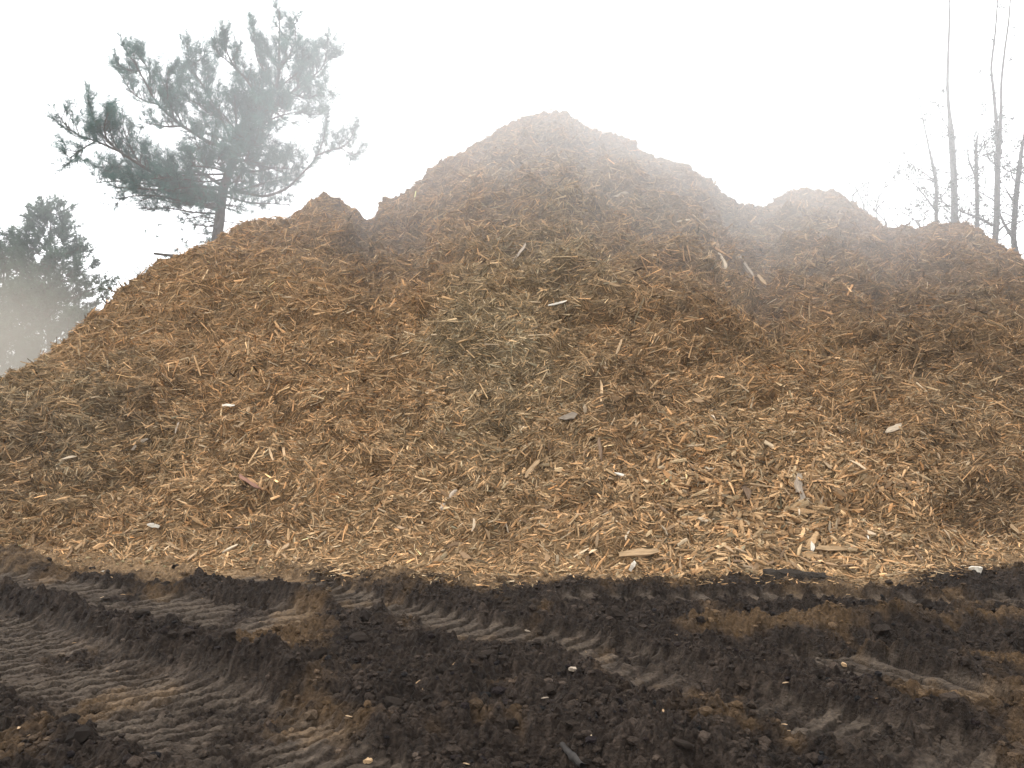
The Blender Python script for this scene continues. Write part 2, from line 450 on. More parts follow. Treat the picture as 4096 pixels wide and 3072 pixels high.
heap = tag(add('mulch_pile', heap_me, M_heap), 'huge steep heap of brown shredded wood mulch filling the view', 'mulch pile')

# ---- shreds: one slim, bent, tapered sliver each
def slivers(P, N, L, W, H, tint, rings, tilt=0.35, down=0.62):
    n = len(P)
    upv = np.array([0, 0, 1.0])
    t0 = norm(np.cross(N, upv)); dn = np.cross(N, t0)
    a = rng.uniform(0, 2 * np.pi, n)
    a = np.where(rng.random(n) < down, 0.1 + 1.5 * noise(P, 0.4, 60) + rng.normal(0, 0.33, n) + np.pi * (rng.random(n) < .5), a)
    t = t0 * np.cos(a)[:, None] + dn * np.sin(a)[:, None]
    t = norm(t + N * (rng.normal(0.0, tilt, n))[:, None])
    nn = norm(N + 0.55 * rng.normal(size=(n, 3)))
    b = norm(np.cross(nn, t)); nn = np.cross(t, b)
    nn = np.where((nn * N).sum(1)[:, None] < 0, -nn, nn)
    bend = rng.normal(0, 0.03, n) * L; sway = rng.normal(0, 0.022, n) * L
    vs_ = []
    ax = np.linspace(-1, 1, rings)
    for k, x in enumerate(ax):
        w = W * (rng.uniform(0.15, 0.9, n) if k in (0, rings - 1) else rng.uniform(0.8, 1.15, n))
        c = P + t * (x * L / 2)[:, None] + nn * (bend * (1 - x * x))[:, None] + b * (sway * (1 - x * x))[:, None]
        h = H * (0.5 if k in (0, rings - 1) else 1)
        off = rng.uniform(-0.3, 0.3, n) * w
        vs_ += [c - b * (w / 2)[:, None], c + nn * h[:, None] + b * off[:, None], c + b * (w / 2)[:, None]]
    V = np.stack(vs_, 1)
    base = (np.arange(n) * 3 * rings)[:, None]
    F = []
    for k in range(rings - 1):
        for q in range(2):
            F.append(base + np.array([[3 * k + q, 3 * k + q + 1, 3 * k + q + 4, 3 * k + q + 3]]))
    F = np.concatenate(F)
    Cc = np.repeat(tint[:, None, :], 3 * rings, 1)
    return V.reshape(-1, 3), F, Cc.reshape(-1, 3)

cell_du = HP[:-1, 1:] - HP[:-1, :-1]; cell_dv = HP[1:, :-1] - HP[:-1, :-1]
cell_area = np.linalg.norm(np.cross(cell_du, cell_dv), axis=-1)
def heap_samples(n, weight):
    w = (cell_area * weight).ravel(); w = w / w.sum()
    idx = rng.choice(len(w), n, p=w)
    i, j = np.divmod(idx, HP.shape[1] - 1)
    u, v = rng.random(n)[:, None], rng.random(n)[:, None]
    f = lambda A: (A[i, j] * (1 - u) + A[i, j + 1] * u) * (1 - v) + (A[i + 1, j] * (1 - u) + A[i + 1, j + 1] * u) * v
    return f(HP), norm(f(HN)), f(HC), i, j

Tc = Tall[:-1, :-1]; Sc = np.abs(hs_[:-1])[None]
in_view = (Sc < 0.78) * (Tc < 1.06)
facing = 1.0
depth = HP[:-1, :-1, 1]
near_w = in_view * (1 - smooth(9.5, 13.0, depth)) * (1.15 - 0.4 * smooth(8, 12, depth))
far_w = (Sc < 0.85) * (Tc < 1.12) * smooth(8.5, 12.5, depth)

def shred_tint(c, n, pale=0.04):
    k = rng.lognormal(-0.02, 0.33, n)[:, None]
    warm = rng.normal(0, 0.09, (n, 1)) * np.array([[1.0, 0.15, -0.6]])
    out = c * k * (1 + warm)
    p = rng.random(n) < pale
    out[p] = np.array([0.40, 0.30, 0.19]) * rng.uniform(0.8, 1.15, (p.sum(), 1))
    d = rng.random(n) < 0.13
    out[d] *= 0.42
    return np.clip(out, 0.012, 0.72)

VV, FF, CC, off = [], [], [], 0
def put(V, F, C):
    global off
    VV.append(V); FF.append(F + off); CC.append(C); off += len(V)
# near: fine shreds, then coarser chips
n = 84000
P, N, C, i, j = heap_samples(n, near_w)
L = np.clip(rng.lognormal(math.log(0.066), 0.5, n), 0.018, 0.2); W = L * rng.uniform(0.05, 0.16, n) + 0.003
put(*slivers(P + N * 0.006, N, L, W, W * rng.uniform(0.15, 0.5, n), shred_tint(C, n, 0.03), 3, 0.30))
n = 11500
coarse = near_w * (0.07 + 0.25 * (1 - smooth(0.0, 0.28, Tc)) + 1.0 * np.exp(-((HX[:-1, :-1] - 3050) / 550) ** 2 - ((HY[:-1, :-1] - 2000) / 330) ** 2))
P, N, C, i, j = heap_samples(n, coarse)
L = np.clip(rng.lognormal(math.log(0.06), 0.42, n), 0.025, 0.16); big = 1 + 0.8 * np.exp(-((HX[i, j] - 3100) / 650) ** 2 - ((HY[i, j] - 2050) / 330) ** 2); L = L * big; W = L * rng.uniform(0.12, 0.34, n)
put(*slivers(P + N * 0.014, N, L, W, W * rng.uniform(0.1, 0.35, n), shred_tint(C * 0.93, n, 0.03), 3, 0.28))
n = 152000
P, N, C, i, j = heap_samples(n, far_w)
L = np.clip(rng.lognormal(math.log(0.115), 0.5, n), 0.035, 0.38); W = L * rng.uniform(0.04, 0.12, n) + 0.006
put(*slivers(P + N * 0.008, N, L, W, W * rng.uniform(0.2, 0.5, n), shred_tint(C, n, 0.025), 2, 0.33))
shred_me = mesh_np('wood_shreds', np.concatenate(VV), [np.concatenate(FF)], np.concatenate(CC))
shreds = tag(add('wood_shreds', shred_me, M_chip, heap), kind='stuff')

# ------------------------------------------------------------------ single pieces
def splinter_mesh(name, seed, L=1.0, W=0.2, H=0.1, rings=4, bend=0.05):
    """One split piece of wood along X: uneven quads, torn ends, about 40 triangles."""
    r = np.random.default_rng(seed)
    V = []
    for k in range(rings):
        x = -0.5 + k / (rings - 1)
        end = k in (0, rings - 1)
        w = W * (r.uniform(0.08, 0.7) if end else r.uniform(0.75, 1.12)) / 2
        h = H * (r.uniform(0.4, 0.8) if end else r.uniform(0.85, 1.15)) / 2
        cy, cz = bend * (1 - 4 * x * x) * r.uniform(0.7, 1.3) + (W * r.uniform(-0.35, 0.35) if end else W * r.uniform(-0.08, 0.08)), bend * 0.6 * (1 - 4 * x * x)
        for sy, sz in ((-1, -1), (1, -1), (1, 1), (-1, 1)):
            V.append((x * L + r.uniform(-0.05, 0.05) * (1 if not end else 1.6), cy + sy * w * r.uniform(0.8, 1.1), cz + sz * h * r.uniform(0.7, 1.15)))
    F = []
    for k in range(rings - 1):
        for q in range(4):
            a, b = 4 * k + q, 4 * k + (q + 1) % 4
            F.append((a, b, b + 4, a + 4))
    F += [(3, 2, 1, 0), tuple(4 * (rings - 1) + q for q in range(4))]
    return mesh_np(name, np.array(V), [np.array(F)])

M_piece = chip_material('split_wood', [(0.0, (0.12, 0.075, 0.042)), (0.3, (0.21, 0.13, 0.068)), (0.65, (0.27, 0.172, 0.09)), (0.92, (0.34, 0.235, 0.14)), (1.0, (0.46, 0.37, 0.26))])
protos = []
for k in range(14):
    me = splinter_mesh('chip', 100 + k, 1.0, rng.uniform(0.13, 0.38), rng.uniform(0.06, 0.13), 4, rng.normal(0, 0.04))
    me.materials.append(M_piece); protos.append(me)
n = 300
w300 = (Sc < 0.66) * (1 - smooth(8.8, 11.0, depth)) * (Tc > 0.01) * (0.15 + np.exp(-((HX[:-1, :-1] - 3000) / 700) ** 2) + 0.5 * (1 - smooth(0, 0.15, Tc)))
P, N, C, i, j = heap_samples(n, w300)
for k in range(n):
    nv = Vector(N[k]); a = random.uniform(0, 2 * math.pi)
    t = nv.cross(Vector((0, 0, 1))).normalized(); d = nv.cross(t)
    x = (t * math.cos(a) + d * math.sin(a) + nv * random.gauss(0.05, 0.2)).normalized()
    zv = (nv + Vector(rng.normal(0, 0.3, 3))).normalized(); y = zv.cross(x).normalized(); zv = x.cross(y)
    s = random.uniform(0.085, 0.17)
    o = add('chip', protos[k % 14], None, heap)
    o.matrix_world = Matrix.Translation(Vector(P[k]) + nv * 0.022) @ Matrix((x, y, zv)).transposed().to_4x4() @ Matrix.Diagonal((s, s * random.uniform(0.8, 1.2), s, 1))

def nearest(px, py):
    """Point and normal of the heap seen at a photograph pixel."""
    m = (HX - px) ** 2 + (HY - py) ** 2 + np.where(Tall < 1.01, 0, 1e9)
    k = np.unravel_index(np.argmin(m), m.shape)
    return HP[k], HN[k]

def solid_wood(name, base, rough=0.85):
    return chip_material('wood_' + name, [(0.0, tuple(0.85 * c for c in base)), (1.0, tuple(1.12 * c for c in base))], (2.5, 45, 45))
W_pale = solid_wood('pale', (0.42, 0.33, 0.23)); W_grey = solid_wood('grey', (0.27, 0.215, 0.16)); W_tan = solid_wood('tan', (0.31, 0.205, 0.11)); W_orange = solid_wood('orange', (0.36, 0.205, 0.095))
W_brown = solid_wood('brown', (0.14, 0.088, 0.052)); W_red = solid_wood('red', (0.19, 0.095, 0.062)); W_white = solid_wood('white', (0.56, 0.50, 0.41)); W_black = solid_wood('black', (0.022, 0.018, 0.015))
PIECES = [
    ('stick', 2922, 1012, 3014, 1124, 22, W_grey, 'long weathered grey-brown stick lying slantwise below the right shoulder of the heap', 'stick'),
    ('stick', 3022, 1112, 3068, 1150, 14, W_tan, 'short tan stick just below the end of the long weathered stick', 'stick'),
    ('stick', 2872, 1022, 2902, 1082, 16, W_pale, 'pale grey tapering stick beside the long weathered stick', 'stick'),
    ('splinter', 2806, 966, 2912, 1032, 9, W_orange, 'long thin orange splinter above the pale grey tapering stick', 'splinter'),
    ('chip_slab', 2822, 1008, 2828, 1040, 16, W_tan, 'stubby upright tan chip under the long thin orange splinter', 'wood chip'),
    ('splinter', 2706, 895, 2756, 880, 9, W_pale, 'pale short splinter beside dark hollows above the orange splinter', 'splinter'),
    ('splinter', 2452, 792, 2514, 774, 12, W_pale, 'pale cream splinter high on the heap right of its peak', 'splinter'),
    ('splinter', 2196, 1230, 2268, 1208, 9, W_white, 'whitish splinter lying just below the dark crevice mid-heap', 'splinter'),
    ('splinter', 2398, 1528, 2406, 1610, 9, W_tan, 'thin upright stick standing against a dark hollow mid-heap', 'splinter'),
    ('splinter', 2462, 1428, 2476, 1368, 10, W_tan, 'short upright tan splinter above the dark hollow mid-heap', 'splinter'),
    ('stick', 2398, 1768, 2410, 1850, 11, W_brown, 'brown upright stick below the pale grey slab', 'stick'),
    ('chip_slab', 2236, 1676, 2306, 1656, 24, W_grey, 'flat pale grey slab of wood in the middle of the heap', 'wood chip'),
    ('stick', 2100, 1912, 2156, 1842, 17, W_tan, 'thick tan stick slanting up in the lower middle of the heap', 'stick'),
    ('stick', 1772, 2052, 1832, 1972, 17, W_grey, 'grey-tan straight stick slanting up near the foot of the heap', 'stick'),
    ('stick', 1506, 2048, 1578, 1960, 15, W_orange, 'orange-tan splintered stick slanting up, left of the grey-tan one', 'stick'),
    ('stick', 3186, 1908, 3202, 2018, 20, W_grey, 'curved upright grey stick on the lower right of the heap', 'stick'),
    ('root', 2945, 1898, 3000, 2014, 30, W_brown, 'thick rough brown root piece left of the curved upright stick', 'root'),
    ('splinter', 3000, 1946, 3176, 1976, 8, W_tan, 'very long thin bowed splinter between brown root and curved stick', 'splinter'),
    ('chip_slab', 3244, 2168, 3247, 2212, 15, W_white, 'bright white stubby chip standing near the foot of the heap', 'wood chip'),
    ('chip_slab', 2448, 1898, 2508, 1918, 14, W_white, 'white chip with a bright split face above a shadowy dip', 'wood chip'),
    ('chip_slab', 2482, 2234, 2622, 2220, 26, W_tan, 'long flat tan plank lying at the foot of the heap', 'wood chip'),
    ('splinter', 2844, 1618, 2856, 1690, 10, W_pale, 'pale bent upright splinter right of the middle of the heap', 'splinter'),
    ('chip_slab', 3537, 1734, 3608, 1706, 22, W_pale, 'broad pale leaf-shaped slab on the right flank of the heap', 'wood chip'),
    ('splinter', 3410, 1852, 3506, 1912, 12, W_orange, 'long orange splinter slanting down on the right flank', 'splinter'),
    ('splinter', 3656, 1966, 3706, 2028, 12, W_orange, 'shorter orange splinter below the long one on the right flank', 'splinter'),
    ('splinter', 3432, 2100, 3462, 2164, 11, W_white, 'slim whitish splinter near the foot of the right flank', 'splinter'),
    ('splinter', 3770, 1770, 3852, 1783, 13, W_tan, 'level tan splinter at the edge of the dark right slope', 'splinter'),
    ('stick', 3256, 2188, 3382, 2200, 16, W_tan, 'level tan stick next to the bright white stubby chip', 'stick'),
    ('splinter', 4046, 2100, 4088, 2138, 12, W_tan, 'tan splinter at the right edge of the picture', 'splinter'),
    ('stick', 952, 1718, 988, 1640, 13, W_tan, 'upright tan stick on the left flank of the heap', 'stick'),
    ('splinter', 528, 1802, 590, 1746, 11, W_grey, 'pale grey splinter where the olive slope meets the orange fan', 'splinter'),
    ('splinter', 711, 1736, 720, 1680, 10, W_grey, 'short upright grey splinter left of the upright tan stick', 'splinter'),
    ('splinter', 258, 1842, 312, 1832, 9, W_pale, 'pale level splinter on the dark olive slope', 'splinter'),
    ('stick', 962, 1912, 1036, 1960, 13, W_red, 'reddish stick, lower of two lying side by side', 'stick'),
    ('stick', 998, 1904, 1054, 1957, 13, W_orange, 'orange-tan stick, upper of two lying side by side', 'stick'),
    ('chip_slab', 599, 2099, 648, 2103, 15, W_white, 'white flat chip near the foot of the left flank', 'wood chip'),
    ('splinter', 898, 1623, 948, 1627, 9, W_white, 'white level splinter above the upright tan stick', 'splinter'),
    ('splinter', 1134, 1776, 1136, 1850, 9, W_tan, 'thin upright splinter, right one of a pair on the left flank', 'splinter'),
    ('splinter', 1081, 1800, 1094, 1853, 9, W_tan, 'thin upright splinter, left one of a pair on the left flank', 'splinter'),
    ('splinter', 2050, 1052, 2100, 985, 9, W_grey, 'grey splinter slanting up above the dark crevice', 'splinter'),
    ('splinter', 2380, 1110, 2490, 1150, 9, W_tan, 'long tan splinter right of the dark crevice', 'splinter'),
]
for k, (nm, x0, y0, x1, y1, wpx, mt, lab, cat) in enumerate(PIECES):
    A, NA = nearest(x0, y0); B, NB_ = nearest(x1, y1)
    nv = norm(NA + NB_ + np.array([0, -0.6, 0.3]))
    A = A + nv * 0.045; B = B + nv * 0.045
    mid = (A + B) / 2
    x = B - A
    Yd = mid[1]
    # keep it lying along the slope: length as seen, but no deeper than the slope's own fall
    Lw = np.linalg.norm(x); x = x / Lw
    Wd = wpx * Yd / FPX * 1.15
    y = norm(np.cross(nv, x)); z = np.cross(x, y)
    me = splinter_mesh(nm, 300 + k, 1.0, Wd / Lw, Wd / Lw * (0.85 if nm in ('stick', 'root') else 0.4), 6 if nm in ('stick', 'root') else 5, rng.normal(0, 0.018))
    o = add(nm, me, mt)
    o.matrix_world = Matrix.Translation(Vector(mid)) @ Matrix((Vector(x), Vector(y), Vector(z))).transposed().to_4x4() @ Matrix.Scale(Lw, 4)
    tag(o, lab, cat)

# ------------------------------------------------------------------ clods and litter on the soil
def clod_mesh(name, seed, sub=1):
    """A lumpy crumb of soil from a cut octahedron, 32 triangles or more."""
    r = np.random.default_rng(seed)
    import bmesh
    bm = bmesh.new(); bmesh.ops.create_icosphere(bm, subdivisions=sub, radius=1)
    for v in bm.verts:
        v.co *= r.uniform(0.7, 1.2); v.co.z *= 0.72
    V = np.array([v.co[:] for v in bm.verts]); F = np.array([[q.index for q in f.verts] for f in bm.faces]); bm.free()
    return V, F

def soil_points(n, wfun):
    out = []
    while sum(len(q) for q in out) < n:
        m = n * 4
        Y = 2.6 + (9.4 - 2.6) * rng.random(m) ** 1.25
        s = rng.uniform(-0.72, 0.72, m)
        P = np.stack([s * Y, Y, 0 * Y], 1)
        keep = Y < np.interp(s, BS, BY) + 0.1
        P = P[keep]
        z, c, rough = soil_height(P)
        k = rng.random(len(P)) < wfun(P, z, rough)
        P[:, 2] = z
        out.append(np.c_[P[k], c[k]])
    return np.concatenate(out)[:n]

cl = [clod_mesh('c', 500 + k, 1) for k in range(10)]
n = 9500
SP = soil_points(n, lambda P, z, r: np.clip(r - 0.45, 0.03, 1) * 0.9)
V, F, C, of = [], [], [], 0
sz = np.clip(rng.lognormal(math.log(0.012), 0.5, n), 0.005, 0.04)
for k in range(10):
    idx = np.arange(k, n, 10); cv, cf = cl[k]
    a = rng.uniform(0, 2 * np.pi, len(idx)); ca, sa = np.cos(a)[:, None], np.sin(a)[:, None]
    q = np.stack([cv[None, :, 0] * ca - cv[None, :, 1] * sa, cv[None, :, 0] * sa + cv[None, :, 1] * ca, np.repeat(cv[None, :, 2], len(idx), 0)], -1)
    q = q * sz[idx][:, None, None] * rng.uniform(0.7, 1.3, (len(idx), 1, 3)) + SP[idx][:, None, :3] + np.array([0, 0, 0.15]) * sz[idx][:, None, None]
    V.append(q.reshape(-1, 3)); F.append((cf[None] + (np.arange(len(idx)) * len(cv))[:, None, None] + of).reshape(-1, 3)); of += len(idx) * len(cv)
    C.append(np.repeat(SP[idx][:, 3:] * rng.uniform(0.7, 1.8, (len(idx), 1)), len(cv), 0))
crumbs = tag(add('soil_crumbs', mesh_np('soil_crumbs', np.concatenate(V), [np.concatenate(F)], np.clip(np.concatenate(C), 0.008, 0.2)), M_clod, ground), kind='stuff')

clod_mes = []
for k in range(8):
    v, f = clod_mesh('clod', 700 + k, 2)
    v = v * (1 + 0.25 * noise(v, 0.6, k))[:, None]
    me = mesh_np('clod', v, [f], np.tile(np.array([[0.0170, 0.0125, 0.0095]]) * rng.uniform(0.8, 1.6), (len(v), 1)))
    me.materials.append(M_clod); clod_mes.append(me)
SP = soil_points(150, lambda P, z, r: np.clip(r - 0.9, 0.0, 1) * 0.5 * (P[:, 1] < np.interp(P[:, 0] / P[:, 1], BS, BY) - 0.35))
for k in range(150):
    s = float(np.clip(rng.lognormal(math.log(0.036), 0.3), 0.02, 0.06))
    o = add('clod', clod_mes[k % 8], None, ground)
    o.location = SP[k, :3] + np.array([0, 0, s * 0.25]); o.scale = (s * random.uniform(0.8, 1.5), s * random.uniform(0.8, 1.2), s * random.uniform(0.7, 1.1))
    o.rotation_euler = (random.uniform(-.3, .3), random.uniform(-.3, .3), random.uniform(0, 6.28))

def soil_at(px, py):
    p = on_ground(px, py)
    for _ in range(4):
        z = soil_height(p[None])[0][0]
        p = on_ground(px, py, z)
    return p

# the square-sided clod at the foot of the heap
p = soil_at(3165, 2308)
bx = []
nx, ny, nz = 17, 6, 6
gx = np.linspace(-0.33, 0.33, nx)
V = []
for x in gx:
    for a in np.linspace(0, 2 * np.pi, 14, endpoint=False):
        ca, sa = math.cos(a), math.sin(a)
        r_ = 1 / max(abs(ca), abs(sa)) ** 0.75
        tap = 1.0 - 0.45 * max(0, (x + 0.05) / 0.38)
        V.append((x, 0.11 * ca * r_, (0.075 * sa * r_ + 0.05) * tap))
V = np.array(V)
V = V + 0.03 * np.stack([noise(V, 0.09, 3), noise(V, 0.09, 4), noise(V, 0.09, 5)], -1) + 0.012 * noise(V, 0.03, 6)[:, None]
F = []
for i_ in range(nx - 1):
    for a in range(14):
        F.append((i_ * 14 + a, i_ * 14 + (a + 1) % 14, (i_ + 1) * 14 + (a + 1) % 14, (i_ + 1) * 14 + a))
big = add('soil_block', mesh_np('soil_block', V, [np.array(F), np.array([list(range(14))[::-1]]), np.array([list(range((nx - 1) * 14, nx * 14))])], np.tile([[0.0260, 0.0205, 0.0160]], (len(V), 1))), M_clod, None, p + np.array([0, -0.15, 0.0]))
big.scale = (0.9, 1.0, 0.75)
tag(big, 'square-ended dark block of soil against the foot of the heap', 'soil clod')

# dark branch half sunk in the soil, low in the middle
br = [soil_at(2015, 2945), soil_at(2090, 2925), soil_at(2180, 2950), soil_at(2260, 2995), soil_at(2330, 3050)]
br = np.array(br) + np.array([[0, 0, -0.01], [0, 0, 0.015], [0, 0, 0.015], [0, 0, 0.005], [0, 0, -0.02]])

def tube(path, radii, sides=6):
    """Tapered tube along a path; returns verts, quads."""
    path = np.asarray(path, float); m = len(path)
    tg = norm(np.gradient(path, axis=0))
    ref = np.array([0, 0, 1.0]) if abs(tg[0, 2]) < 0.8 else np.array([1.0, 0, 0])
    u = norm(np.cross(tg, ref)); v = np.cross(tg, u)
    a = np.linspace(0, 2 * np.pi, sides, endpoint=False)
    ring = np.cos(a)[None, :, None] * u[:, None] + np.sin(a)[None, :, None] * v[:, None]
    V = path[:, None] + ring * np.asarray(radii, float)[:, None, None]
    b = np.arange(m * sides).reshape(m, sides)
    F = np.stack([b[:-1], np.roll(b[:-1], -1, 1), np.roll(b[1:], -1, 1), b[1:]], -1).reshape(-1, 4)
    return V.reshape(-1, 3), F

def resample(path, step):
    path = np.asarray(path, float)
    d = np.concatenate([[0], np.cumsum(np.linalg.norm(np.diff(path, axis=0), axis=1))])
    k = max(3, int(d[-1] / step) + 1)
    t = np.linspace(0, d[-1], k)
    out = np.stack([np.interp(t, d, path[:, c]) for c in range(3)], 1)
    for _ in range(2):
        out[1:-1] = (out[:-2] + 2 * out[1:-1] + out[2:]) / 4
    return out

bp_ = resample(br, 0.05)
rr = np.interp(np.linspace(0, 1, len(bp_)), [0, 0.1, 0.5, 1], [0.010, 0.024, 0.024, 0.014])
v, f = tube(bp_, rr, 9)
v = v + 0.012 * np.stack([noise(v, 0.07, 1), noise(v, 0.07, 2), noise(v, 0.07, 3)], -1)
tag(add('branch', mesh_np('branch', v, [f], None, True), W_black), 'dark curved branch half sunk in the churned soil', 'branch')

LITTER = [
    ('chip_slab', 3905, 2300, 46, 52, W_white, 'whitish lump at the foot of the dark right slope', 'stone'),
    ('stick', 2526, 2304, 26, 70, W_white, 'pale curved stick standing at the edge of the soil', 'stick'),
    ('chip_slab', 1080, 2255, 46, 20, W_tan, 'tan chip standing on the soil berm below the heap', 'wood chip'),
    ('chip_slab', 980, 2240, 40, 16, W_orange, 'orange angular chip on the chip-strewn edge of the soil', 'wood chip'),
    ('chip_slab', 415, 2290, 30, 10, W_white, 'white sliver on the tracked soil near the left edge', 'wood chip'),
    ('chip_slab', 460, 2698, 36, 14, W_orange, 'orange-brown chip lying on the tread marks', 'wood chip'),
    ('splinter', 690, 2650, 40, 9, W_tan, 'thin straw-coloured splinter on the dark ridge of soil', 'splinter'),
    ('splinter', 930, 2660, 26, 8, W_grey, 'small pale splinter right of the straw-coloured one', 'splinter'),
    ('chip_slab', 2290, 2685, 40, 24, W_grey, 'greyish stone in the clods left of the flattened soil', 'stone'),
    ('chip_slab', 3376, 2668, 26, 22, W_tan, 'tan pebble in the rut below the light ridge', 'stone'),
    ('chip_slab', 3910, 2955, 26, 20, W_orange, 'orange-pink pebble on the lower right soil', 'stone'),
    ('chip_slab', 1472, 3055, 34, 26, W_tan, 'tan pebble at the bottom edge of the picture', 'stone'),
    ('splinter', 2180, 2800, 34, 8, W_grey, 'small pale splinter on the clods in mid-soil', 'splinter'),
    ('splinter', 2110, 2530, 26, 8, W_grey, 'tiny white sliver on the smooth soil in the middle', 'splinter'),
    ('chip_slab', 1790, 2290, 38, 22, W_pale, 'pale rounded chip just above the soil edge', 'wood chip'),
    ('chip_slab', 2050, 2275, 30, 34, W_brown, 'dark brown chip at the top of the soil berm', 'wood chip'),
    ('splinter', 1600, 2265, 60, 22, W_orange, 'orange flat splinter at the foot of the heap left of centre', 'splinter'),
    ('chip_slab', 1445, 2280, 36, 26, W_pale, 'pale blunt chip on the sandy patch below the heap', 'wood chip'),
]
for k, (nm, px, py, wpx, hpx, mt, lab, cat) in enumerate(LITTER):
    p = soil_at(px, py)
    s = p[1] / FPX
    up = hpx > wpx * 0.7
    Lw = max(wpx, hpx) * s * 0.85; Wd = min(wpx, hpx) * s * 0.9
    me = splinter_mesh(nm, 600 + k, 1.0, min(0.9, Wd / Lw), min(0.8, Wd / Lw * 0.6), 5, 0.05 if nm == 'stick' else 0.02)
    o = add(nm, me, mt)
    rz = random.uniform(-0.4, 0.4)
    o.matrix_world = Matrix.Translation(Vector(p) + Vector((0, 0, (hpx * s * 0.42) if up else 0.012))) @ Matrix.Rotation(rz, 4, 'Z') @ Matrix.Rotation(R(-62) if (up and nm != 'chip_slab') else random.uniform(-.25, .25), 4, 'Y') @ Matrix.Scale(Lw, 4)
    tag(o, lab, cat)
# small crumbs of wood trodden into the soil: alike, one group
n = 110
SP = soil_points(n, lambda P, z, r: np.full(len(P), 0.5))
for k in range(n):
    o = add('wood_crumb', protos[k % 14], None)
    s = random.uniform(0.018, 0.045)
    o.location = SP[k, :3] + np.array([0, 0, 0.006]); o.scale = (s, s, s)
    o.rotation_euler = (random.uniform(-.4, .4), random.uniform(-.4, .4), random.uniform(0, 6.28))
    tag(o, 'tiny stray wood crumb trodden into the dark soil', 'wood crumb', 'wood crumbs on the soil')
# shreds thinning out over the edge of the soil
n = 15000
Y0 = np.empty(n); s = rng.uniform(-0.74, 0.74, n)
Y0 = np.interp(s, BS, BY) + 0.3 - np.abs(rng.normal(0, 0.5, n))
P = np.stack([s * Y0, Y0, 0 * Y0], 1); z, _, _ = soil_height(P); P[:, 2] = z + 0.01
keep = noise(np.c_[P[:, :2], 0 * z], 0.5, 77) + 0.7 * rng.random(n) > 0.25 + 0.8 * smooth(0.2, 0.9, np.interp(s, BS, BY) - Y0)
P = P[keep]; n = len(P)
L = np.clip(rng.lognormal(math.log(0.05), 0.5, n), 0.02, 0.14); W = L * rng.uniform(0.12, 0.4, n)
N = norm(np.array([[0, 0, 1.0]]) + 0.15 * rng.normal(size=(n, 3)))
v, f, c = slivers(P, N, L, W, W * 0.3, shred_tint(np.tile(C_toe * 0.75, (n, 1)), n, 0.05), 2, 0.15, 0.0)
tag(add('stray_shreds', mesh_np('stray_shreds', v, [f], c), M_chip, ground), kind='stuff')

# ------------------------------------------------------------------ trees
class Parts:
    def __init__(self): self.v, self.f, self.c, self.o = [], [], [], 0
    def add(self, v, f, c=None):
        self.v.append(v); self.f.append(f + self.o); self.o += len(v)
        if c is not None: self.c.append(c)
    def mesh(self, name, sm=True):
        return mesh_np(name, np.concatenate(self.v), [np.concatenate(self.f)], np.concatenate(self.c) if self.c else None, sm)

def needles(P0, D, n, length, width, tint, r):
    """n needle triangles for every shoot: start P0 (k,3), axis vector D (k,3)."""
    k = len(P0); t = r.random((k, n, 1)) ** 0.8
    base = P0[:, None] + D[:, None] * t
    ax = norm(D)[:, None]
    rnd = r.normal(size=(k, n, 3)); rnd = rnd - (rnd * ax).sum(-1, keepdims=True) * ax
    rad = norm(rnd)
    fw = r.uniform(0.35, 1.3, (k, n, 1))
    d = norm(rad + ax * fw)
    tip = base + d * length * r.uniform(0.65, 1.15, (k, n, 1)) + np.array([0, 0, -0.012])
    sd = norm(np.cross(d, r.normal(size=(k, n, 3)))) * width / 2
    V = np.stack([base - sd, base + sd, tip], 2).reshape(-1, 3)
    F = np.arange(len(V)).reshape(-1, 3)
    C = np.repeat((tint[None] * r.uniform(0.6, 1.45, (k, 1)))[:, None], n * 3, 1).reshape(-1, 3)
    return V, F, C

